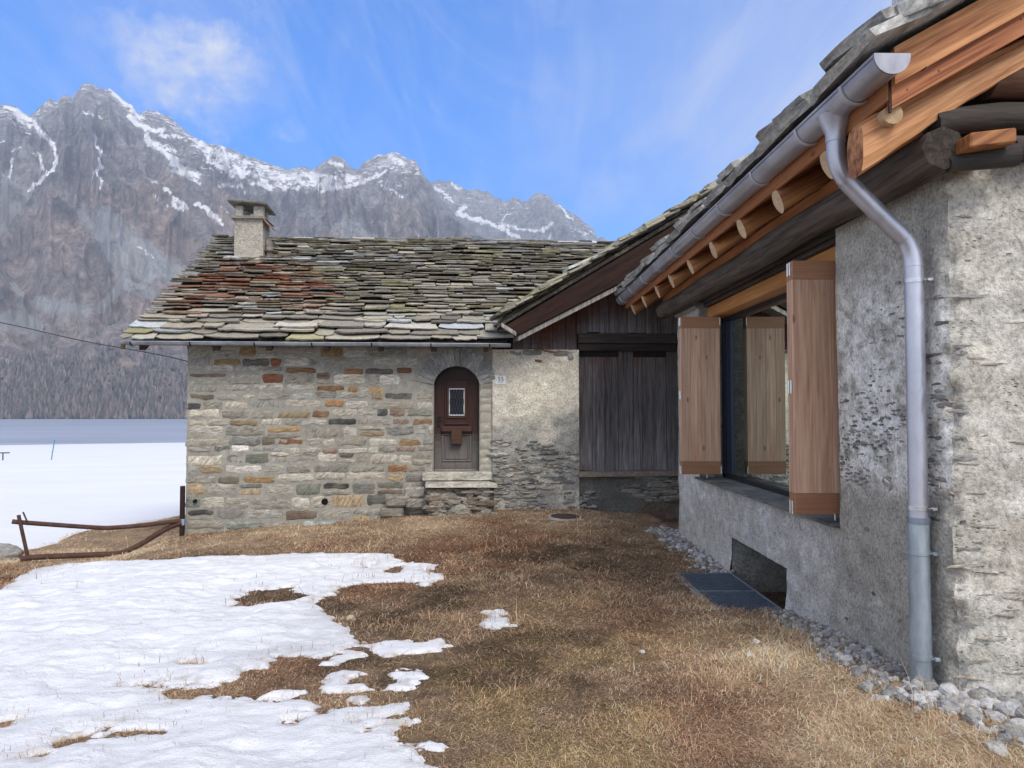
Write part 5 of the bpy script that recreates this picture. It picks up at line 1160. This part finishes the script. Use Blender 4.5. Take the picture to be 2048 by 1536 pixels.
# ------------------------------------------------------------------ small things outdoors
def build_small():
    # light well grate
    x0, x1, y0, y1 = GRATE; z = -.195; T = thing('floor_grate', ((x0+x1)/2, (y0+y1)/2, z), 0, 'galvanised steel grate set in the turf before the low cellar opening', 'grate')
    b = MB()
    for lo, hi in (((x0, y0, z-.04), (x0+.02, y1, z+.008)), ((x1-.02, y0, z-.04), (x1, y1, z+.008)), ((x0+.02, y0, z-.04), (x1-.02, y0+.02, z+.008)), ((x0+.02, y1-.02, z-.04), (x1-.02, y1, z+.008)), ((x0+.02, (y0+y1)/2-.012, z-.03), (x1-.02, (y0+y1)/2+.012, z+.006))): b.box(lo, hi, .002, (.7, .75, .8))
    b.build('frame', M_['galv'], T)
    b = MB()
    for x in np.arange(x0+.035, x1-.02, .026): b.box((x-.003, y0+.02, z-.03), (x+.003, y1-.02, z+.003), .0008, (.42, .47, .55), .5)
    for y in np.arange(y0+.05, y1, .05): b.box((x0+.02, y-.0025, z-.012), (x1-.02, y+.0025, z+.0015), .0006, (.38, .43, .5), .5)
    b.build('bars', M_['galv'], T)
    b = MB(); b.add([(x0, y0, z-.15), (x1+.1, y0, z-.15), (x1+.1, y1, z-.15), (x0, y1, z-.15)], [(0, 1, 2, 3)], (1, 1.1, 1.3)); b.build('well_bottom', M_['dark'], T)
    b = MB(); b.box((x0-.035, y0-.03, z-.2), (x0-.002, y1+.02, z+.004), .006, (.45, .44, .42)); b.build('kerb', M_['rough'], T)
    # drain cover
    cx, cy = 1.02, 11.67; z = float(g0(cx, cy))+.03; T = thing('manhole_cover', (cx, cy, z), 0, 'round rusty brown drain cover in a concrete ring near the barn', 'manhole cover')
    b = MB(); tl = lambda p: (p[0], p[1], p[2]-.02*(p[0]-cx)+.05*(p[1]-cy)); b.tube([tl((cx, cy, z-.1)), tl((cx, cy, z+.012))], .225, 40); b.build('cover', M_['rust'], T); b.v = None
    b = MB(); n = 40; V = [tl((cx+r*math.cos(2*math.pi*i/n)*(1+.02*math.sin(i*2.1)), cy+r*math.sin(2*math.pi*i/n), zz)) for r, zz in ((.228, z+.006), (.265, z+.006), (.285, z-.12)) for i in range(n)]
    b.add(V, [(k*n+i, k*n+(i+1) % n, (k+1)*n+(i+1) % n, (k+1)*n+i) for k in range(2) for i in range(n)], (.42, .41, .38)); b.build('ring', M_['rough'], T)
    # bent pipe barrier
    T = thing('pipe_barrier', (-6.3, 11.6, -.5), 0, 'bent rusty steel pipe barrier beside the corner of the masonry house', 'barrier')
    pr = lambda px, py, y: on_y(px, py, y)
    def pp(pts): return [pr(*q) for q in pts]
    def smooth_path(P, n=8):
        P = [np.array(p) for p in P]; out = []
        for i in range(len(P)-1):
            p0 = P[max(i-1, 0)]; p1 = P[i]; p2 = P[i+1]; p3 = P[min(i+2, len(P)-1)]
            for t in np.linspace(0, 1, n, endpoint=False): out.append(.5*((2*p1)+(-p0+p2)*t+(2*p0-5*p1+4*p2-p3)*t*t+(-p0+3*p1-3*p2+p3)*t**3))
        return out+[P[-1]]
    def hollow(b, path, r): b.tube(path, r, 12, False); b.tube([path[0], path[1]], r*.8, 12, False, (.2, .2, .2)); 
    b = MB(); path = smooth_path(pp([(24, 1043, 10.95), (60, 1046, 11.05), (190, 1055, 11.4), (230, 1055, 11.55), (290, 1050, 11.8), (362, 1041, 12.1)])); b.tube(path, .034, 12, True); b.build('upper_rail', M_['rust'], T)
    b = MB(); path = smooth_path(pp([(41, 1118, 10.9), (80, 1114, 11.0), (200, 1109, 11.35), (240, 1106, 11.5), (280, 1089, 11.7), (330, 1059, 12.0), (363, 1045, 12.1)])); b.tube(path, .042, 12, True); b.tube([path[0]-(path[1]-path[0])*.05, path[0]], .03, 10, True, (.15, .15, .15)); b.build('lower_rail', M_['rust'], T)
    b = MB(); b.tube(pp([(37, 1030, 10.95), (56, 1116, 10.97)]), .03, 4); b.tube(pp([(46, 1024, 11.0), (54, 1042, 11.0)]), .013, 6); b.build('tilted_post', M_['rust'], T)
    b = MB(); q = pr(364, 1070, 12.12); b.box((q[0]-.032, q[1]-.032, q[2]-.2), (q[0]+.032, q[1]+.032, pr(364, 972, 12.12)[2]), .006, (.35, .35, .38)); b.build('corner_post', M_['rust'], T)
    b = MB(); z = pr(364, 1044, 12.12)[2]; b.box((q[0]-.045, q[1]-.045, z-.05), (q[0]+.045, q[1]+.045, z+.05), .006, (1.0, 1.1, 1.3)); b.build('sleeve', M_['galv'], T)
    # overhead cable, marker stake, low rail far out on the snow
    p0 = on_y(-260, 596, 24); p1 = on_y(0, 645, 20); p2 = on_y(372, 722, 15.4); p3 = F3(-5.18, 2.9, 2.05)
    b = MB(); b.tube(smooth_path([p0, p1, (p1+p2)/2-np.array([0, 0, .03]), p2, p3]), .012, 6, True); o = b.build('overhead_cable', M_['cable'], None, loc=tuple(p1)); put_props(o, 'thin black overhead cable slanting down to the masonry house', 'cable')
    q = on_y(105, 908, 69); q[2] = field_z(q[0], q[1]); b = MB(); b.tube([(q[0]-.12, q[1], q[2]-.2), (q[0]+.02, q[1], q[2]+.9), (q[0]+.18, q[1], q[2]+1.9)], .045, 8); o = b.build('marker_stake', M_['bluepole'], None, loc=tuple(q)); put_props(o, 'thin blue stake leaning in the far snow field', 'stake')
    q = on_y(6, 906, 70); q[2] = field_z(q[0], q[1]); T = thing('hitching_rail', tuple(q), 0, 'low dark T shaped rail far out on the snow at the left edge', 'rail')
    b = MB(); b.tube([(q[0], q[1], q[2]-.3), (q[0], q[1], q[2]+.72)], .05, 8); b.build('post', M_['darkmetal'], T); b = MB(); b.tube([(q[0]-.7, q[1], q[2]+.72), (q[0]+.6, q[1], q[2]+.74)], .05, 8); b.build('bar', M_['darkmetal'], T)

# ------------------------------------------------------------------ the mountains across the lake
RIDGE = [(-900, 470), (-600, 380), (-300, 300), (-150, 255), (-60, 228), (0, 208), (12, 210), (31, 213), (40, 220), (59, 231), (73, 217), (90, 200), (94, 194), (104, 201), (110, 203), (120, 191), (129, 187), (137, 192), (141, 195), (144, 186), (154, 175), (159, 166), (173, 163), (181, 166), (190, 173), (208, 177), (215, 173), (223, 180), (240, 194), (256, 205), (269, 219), (276, 230), (279, 224), (290, 219), (312, 222), (337, 232), (354, 248), (375, 265), (406, 282), (445, 291), (476, 303), (501, 313), (535, 324), (557, 332), (575, 337), (602, 332), (625, 336), (643, 324), (656, 314), (665, 308), (681, 310), (690, 322), (703, 333), (714, 336), (721, 325), (732, 316), (750, 307), (768, 305), (780, 300), (795, 303), (809, 312), (825, 315), (836, 327), (847, 350), (860, 362), (872, 384), (888, 402), (912, 430), (932, 452), (975, 474), (1040, 497), (1200, 545), (1500, 640), (1900, 760)]
RIDGE2 = [(600, 470), (700, 430), (800, 400), (850, 368), (863, 364), (868, 358), (874, 356), (881, 357), (890, 362), (895, 358), (899, 357), (912, 365), (926, 373), (938, 378), (951, 375), (963, 379), (973, 378), (984, 387), (993, 396), (999, 393), (1010, 400), (1014, 396), (1022, 393), (1030, 390), (1039, 394), (1043, 400), (1049, 398), (1055, 398), (1068, 386), (1078, 380), (1096, 386), (1111, 399), (1133, 414), (1156, 430), (1176, 445), (1189, 457), (1197, 472), (1211, 473), (1224, 480), (1234, 490), (1260, 512), (1400, 590), (1700, 690), (2100, 790)]
SNOWL = [([(215, 176), (240, 196), (278, 233)], 6, .9), ([(256, 228), (272, 244), (292, 256), (318, 258)], 6, 1.1), ([(320, 270), (340, 274), (360, 273)], 4, 1), ([(288, 272), (310, 292), (330, 306), (350, 325), (368, 342), (394, 348)], 7, 1.15), ([(300, 285), (330, 288), (345, 300)], 4, .9),
    ([(345, 340), (378, 358), (400, 368)], 4, .9), ([(185, 268), (197, 296), (202, 302)], 3, 1), ([(193, 290), (201, 306), (195, 322), (200, 334), (187, 345)], 3.5, 1), ([(187, 345), (197, 356), (201, 366), (199, 376)], 3, .9), ([(180, 345), (184, 370)], 2, .7), ([(8, 212), (25, 222), (45, 232), (66, 248), (85, 267)], 5, 1), ([(30, 225), (55, 255), (62, 250)], 4, .85), ([(85, 267), (100, 282), (108, 302), (111, 322), (98, 345), (75, 365), (60, 382)], 3.2, 1.1),
    ([(15, 306), (40, 294)], 2, 1), ([(28, 317), (24, 335), (22, 355)], 3, 1), ([(52, 289), (72, 308), (80, 325), (87, 338)], 3, .95), ([(0, 285), (14, 281)], 2, .9), ([(330, 380), (350, 394), (372, 412)], 4, 1.1), ([(345, 404), (360, 416), (375, 420)], 4, 1), ([(305, 393), (314, 400)], 3, 1), ([(390, 408), (410, 420), (442, 446)], 4.5, 1.1), ([(325, 402), (336, 408)], 3, .9), ([(288, 353), (316, 366)], 3, .8), ([(437, 372), (460, 370), (482, 369)], 3, 1), ([(482, 369), (486, 386)], 2, 1), ([(440, 415), (462, 436)], 2.5, .7),
    ([(653, 318), (665, 326), (680, 330)], 4, .9), ([(775, 303), (790, 315), (800, 326)], 6, .85), ([(748, 358), (778, 388 - 28)], 3, .8), ([(752, 362), (780, 378), (806, 392)], 3, 1), ([(790, 372), (800, 364)], 3, .7), ([(832, 455), (835, 470)], 2, .9), ([(720, 392), (735, 408)], 2, .6), ([(640, 380), (700, 370), (770, 342)], 5, .9), ([(262, 517), (290, 500 + 22)], 1.5, .0), ([(275, 492), (320, 524)], 1.5, .75), ([(195, 430), (202, 426)], 2.5, 1), ([(160, 222), (185, 228), (210, 238)], 3, .75), ([(150, 222), (165, 226)], 2, .7), ([(90, 203), (102, 209)], 2, .9), ([(108, 230), (118, 243)], 2, .7)]
SNOWP = [([(372, 262), (410, 282), (480, 304), (545, 328), (575, 338), (625, 337), (640, 342), (700, 340), (735, 350), (770, 340), (775, 345), (725, 360), (690, 370), (655, 384), (600, 384), (545, 385), (505, 372), (480, 366), (440, 350), (410, 330), (400, 305), (385, 290)], 1.0), ([(395, 290), (440, 320), (470, 345), (430, 340), (405, 318)], .35)]
SNOWL2 = [([(865, 370), (885, 380), (905, 402)], 4, .9), ([(905, 363), (915, 378), (928, 372)], 3, .8), ([(880, 388), (905, 402)], 2, .8), ([(912, 428), (922, 418), (935, 408)], 5, .95), ([(915, 426), (945, 434), (980, 444), (1012, 458), (1038, 472)], 4, 1.1), ([(1000, 442), (1012, 430), (1020, 421)], 2, .9), ([(1005, 446), (1040, 454), (1075, 458), (1095, 455), (1104, 444)], 4, 1), ([(1118, 408), (1135, 424), (1148, 432)], 3, .9), ([(1097, 478), (1104, 462)], 2, .9), ([(1090, 484), (1100, 492)], 2, .7), ([(1150, 458), (1178, 468)], 2, .8), ([(1180, 462), (1190, 470)], 2, .8)]
SCREEL = [([(200, 428), (203, 462), (210, 488), (222, 512), (234, 534), (244, 554), (240, 576), (222, 598), (205, 622)], 6, 1.2), ([(212, 440), (250, 478), (300, 515), (352, 550)], 17, .95), ([(205, 455), (230, 500), (262, 530), (300, 548)], 16, .85), ([(60, 384), (35, 415), (10, 450), (-15, 485)], 7, 1.1), ([(25, 355), (10, 400), (-10, 440)], 13, .8), ([(245, 562), (275, 578), (310, 590)], 8, .8), ([(85, 605), (130, 618), (175, 622)], 12, .65), ([(32, 570), (48, 606), (55, 640)], 5, .9), ([(0, 648), (40, 640), (75, 655)], 16, .8), ([(-10, 715), (40, 740), (85, 758)], 14, .75), ([(165, 420), (180, 440), (200, 470)], 12, .7), ([(0, 575), (12, 600)], 3, .7), ([(400, 440), (430, 500), (450, 560)], 10, .3), ([(680, 440), (720, 470), (760, 500)], 22, .42), ([(610, 425), (630, 440)], 16, .4)]
def seg_field(X, Y, lines, kk=1.0):
    out = np.zeros(X.shape)
    for pts, w, k in lines:
        d = np.full(X.shape, 1e9); p = np.array(pts, float)
        for i in range(len(p)-1):
            a, e = p[i], p[i+1]-p[i]; t = np.clip(((X-a[0])*e[0]+(Y-a[1])*e[1])/max(e@e, 1e-9), 0, 1); d = np.minimum(d, np.hypot(X-a[0]-t*e[0], Y-a[1]-t*e[1]))
        out = np.maximum(out, k*kk*np.clip(1.25-d/w*.62, 0, 1))
    return out
def build_mountain(name, ridge, p0, p1, step, nrow, d0, z0, dist, lines, polys, scree, seed, spread, fine):
    PX = np.arange(p0, p1+step, step); rp = np.array(ridge, float); ry = np.interp(PX, rp[:, 0], rp[:, 1]); ry = ry+fine*fbm(P3(PX/9, 0*PX), 4, seed)*np.clip((820-ry)/200, 0, 1)
    dr = np.interp(PX, *dist); T = np.r_[np.linspace(0, 1, nrow), 1.015, 1.04, 1.08]
    tanz = (818-ry)/FPX; zr = 1.6+tanz*dr
    t, px = np.meshgrid(T, PX, indexing='ij'); D = d0+(dr[None]-d0)*t; X = (px-1000)/FPX*D
    prof = np.where(t <= .28, .16*(t/.28)**1.15, .16+.84*np.clip((t-.28)/.72, 0, 1)**.98); prof = np.where(t > 1, 1-(t-1)*5.5, prof)
    # ribs and gullies running down the slope
    az = X/D*2600; env = sstep(.10, .35, t)*sstep(1.0, .72, t)
    w = 60*fbm(P3(az/420, t*2.2), 3, seed+1)
    r1 = 1-np.abs(vn(P3((az+w)/210, t*1.5), seed+2))*2; r2 = 1-np.abs(vn(P3((az+w*1.4+t*260)/92, t*4.5), seed+3))*2; r3 = 1-np.abs(vn(P3((az+w)/40, t*13), seed+4))*2; r4 = fbm(P3(az/17, t*60), 5, seed+5, .6)
    w2_ = 90*fbm(P3(az/160, t*5), 3, seed+30); r5 = 1-np.abs(vn(P3((az+w2_+t*700)/120, t*3.2), seed+31))*2; r6 = fbm(P3((az+t*400)/60, t*16), 5, seed+32, .6)
    lo_ = sstep(.62, .34, t); H = spread*((.40*r1+.20*r2+.10*r3)*(1-.9*lo_)+.20*r4*(1-.75*lo_)+.28*r5*(1-.78*lo_)+.34*r6*(1-.62*lo_))*env
    lowhill = 18*fbm(P3(az/160, t*9), 4, seed+6)*sstep(.0, .08, t)*sstep(.5, .2, t)
    Z = z0+(zr[None]-z0)*prof+H+lowhill
    # tilt the strata so that crags stand out
    D2 = D - (26*r3+34*r2)*env*(spread/80); X = (px-1000)/FPX*D2
    Z = np.where(t < .995, np.minimum(Z, 1.6+tanz[None]*D2-2-22*(1-t)), Z)
    PY = 818-(Z-1.6)/D2*FPX
    wob = 9*fbm(P3(px/16, PY/16), 5, seed+8, .65); wob2 = 9*fbm(P3(px/16+50, PY/16), 5, seed+9, .65)
    sn = seg_field(px+wob, PY+wob2, lines, .78)
    for pg, k in polys:
        s_ = polysd(px+wob, PY+wob2, pg); sn = np.maximum(sn, k*sstep(-8, 12, s_)*(.62+.55*fbm(P3(px/9, PY/6), 4, seed+10)))
    hi = sstep(420, 200, PY)*(t > .5); sn = np.maximum(sn, hi*(.30+.28*fbm(P3(px/16, PY/16), 3, seed+11))*.75)
    sn = np.maximum(sn, sstep(12, 2, PY-ry[None])*sstep(450, 300, ry)[None]*(.30+.5*fbm(P3(px/12, PY/30), 3, seed+12)))
    dust = .36*sstep(50, 6, PY-ry[None])*sstep(470, 250, ry)[None] + .30*np.exp(-((px-330)/130)**2-((PY-300)/60)**2) + .3*np.exp(-((px-35)/60)**2-((PY-255)/45)**2) + .35*np.exp(-((px-790)/60)**2-((PY-335)/30)**2) + .3*np.exp(-((px-560)/160)**2-((PY-355)/35)**2)
    if name != 'mountain': dust = .34*sstep(95, 10, PY-ry[None])
    scr = seg_field(px+wob, PY+wob2, scree)
    rock = np.array([.40, .375, .365]); brown = np.array([.50, .375, .315]); dark = np.array([.25, .235, .235]); pine = np.array([.045, .045, .045])
    n1 = fbm(P3(az/120, t*10), 4, seed+13); n2 = fbm(P3(az/300+5, t*4), 3, seed+14); n3 = fbm(P3(az/40, t*22), 4, seed+15)
    bw = sstep(.72, .50, t+.12*n1)*(.55+.45*sstep(-.2, .3, n2)); c = rock*np.ones(X.shape+(1,)); c = c*(1-.85*bw[..., None])+brown*.85*bw[..., None]
    dk = sstep(-.02, .4, n3+.6*n1); dk = dk*(.35+.65*sstep(.4, .65, t)); c = c*(1-.7*dk[..., None])+dark*.7*dk[..., None]
    fo = sstep(.27, .17, t+.10*n1); c = c*(1-.8*fo[..., None])+np.array([.34, .28, .26])*.8*fo[..., None]
    md = sstep(.2, .42, n3)*sstep(.36, .2, t); c = c*(1-.8*md[..., None])+np.array([.52, .40, .32])*.8*md[..., None]
    n, k = X.shape; i = np.arange(n*k).reshape(n, k); F = np.stack([i[:-1, :-1], i[:-1, 1:], i[1:, 1:], i[1:, :-1]], -1).reshape(-1, 4)
    o = mesh_np(name, P3(X, D2, Z).reshape(-1, 3), F, MM, None, np.c_[c.reshape(-1, 3), np.full(n*k, .5)], True)
    a = o.data.color_attributes.new('aux', 'FLOAT_COLOR', 'POINT'); a.data.foreach_set('color', np.c_[sn.ravel(), scr.ravel(), dust.ravel(), np.ones(n*k)].astype(np.float32).ravel())
    put_props(o, kind='structure'); return px, t, X, D2, Z, n1, n3, PY
MM = m_mount()
def build_forest(px, t, X, D, Z, n1, n3, PY):
    ok = (t < .30) & (px > -420) & (px < 760)
    dens = sstep(.20, .11, t+.08*n1)*(1-.9*sstep(.28, .42, n3)*(t > .02)); dens = np.maximum(dens, .07*sstep(.30, .2, t)*(n3 < 0))
    q = np.argwhere(ok & (rng.random(t.shape) < dens*.30)); V = []; F = []; C = []; o = 0
    n = 6; ang = np.arange(n)*2*math.pi/n
    for (i, j) in q:
        h = random.uniform(9, 20); r = h*random.uniform(.13, .24); x, y, z = X[i, j]+random.uniform(-4, 4), D[i, j]+random.uniform(-4, 4), Z[i, j]
        g = random.uniform(.7, 1.3); larch = random.random() < .6; c = (np.array([.20, .165, .155]) if larch else np.array([.11, .11, .105]))*g
        for k, (r_, z_) in enumerate(((r*.75, .12), (r, .3), (r*.55, .62))):
            V += [(x+r_*math.cos(a)*random.uniform(.7, 1.25), y+r_*math.sin(a)*random.uniform(.7, 1.25), z+h*(z_+random.uniform(-.05, .05))-1) for a in ang]
        V += [(x, y, z+h)]; C += [np.r_[c, .5]]*(3*n+1)
        for k in range(2): F += [(o+k*n+m, o+k*n+(m+1) % n, o+(k+1)*n+(m+1) % n, o+(k+1)*n+m) for m in range(n)]
        F += [(o+2*n+m, o+2*n+(m+1) % n, o+3*n) for m in range(n)]; o += 3*n+1
    put_props(mesh_np('forest', V, F, m_simple('larch_forest', (1, 1, 1), .95, nsc=.5, var=.3, bd=.01), None, np.array(C)), label='dark leafless larch and spruce forest along the far lake shore', cat='forest', kind='stuff')
    print('trees', len(q))

def build_haze():
    m, t = new('haze_air'); p = nd(t, 'ShaderNodeVolumePrincipled', {'Color': (.66, .78, 1.0, 1), 'Density': .00018, 'Anisotropy': .0}); nd(t, 'ShaderNodeOutputMaterial', {'Volume': p.outputs[0]})
    b = MB(); lo = (-4200, -60, -40); hi = (4200, 4990, 1480); V = [(x, y, z) for x in (lo[0], hi[0]) for y in (lo[1], hi[1]) for z in (lo[2], hi[2])]
    b.add(V, [(0, 1, 3, 2), (4, 6, 7, 5), (0, 4, 5, 1), (2, 3, 7, 6), (0, 2, 6, 4), (1, 5, 7, 3)]); o = b.build('haze', m); put_props(o, 'pale blue haze in the air over the lake', 'haze', kind='stuff')

# ------------------------------------------------------------------ build everything
build_ground(); build_field()
r_ = build_mountain('mountain', RIDGE, -620, 1500, 1.7, 270, 1112, -15, ([-900, 0, 170, 560, 780, 870, 1500], [2900, 2850, 2950, 3250, 3300, 3200, 2600]), SNOWL, SNOWP, SCREEL, 300, 115, 3.5)
build_mountain('far_mountain', RIDGE2, 560, 1900, 1.7, 130, 3300, 60, ([500, 900, 1080, 1250, 2100], [4500, 4700, 4600, 4500, 4200]), SNOWL2, [], [], 340, 110, 3.0)
build_house(); build_barn(); build_stone_house()
build_small(); build_gravel(); build_snow(); build_grass()
build_forest(*r_)
build_haze()
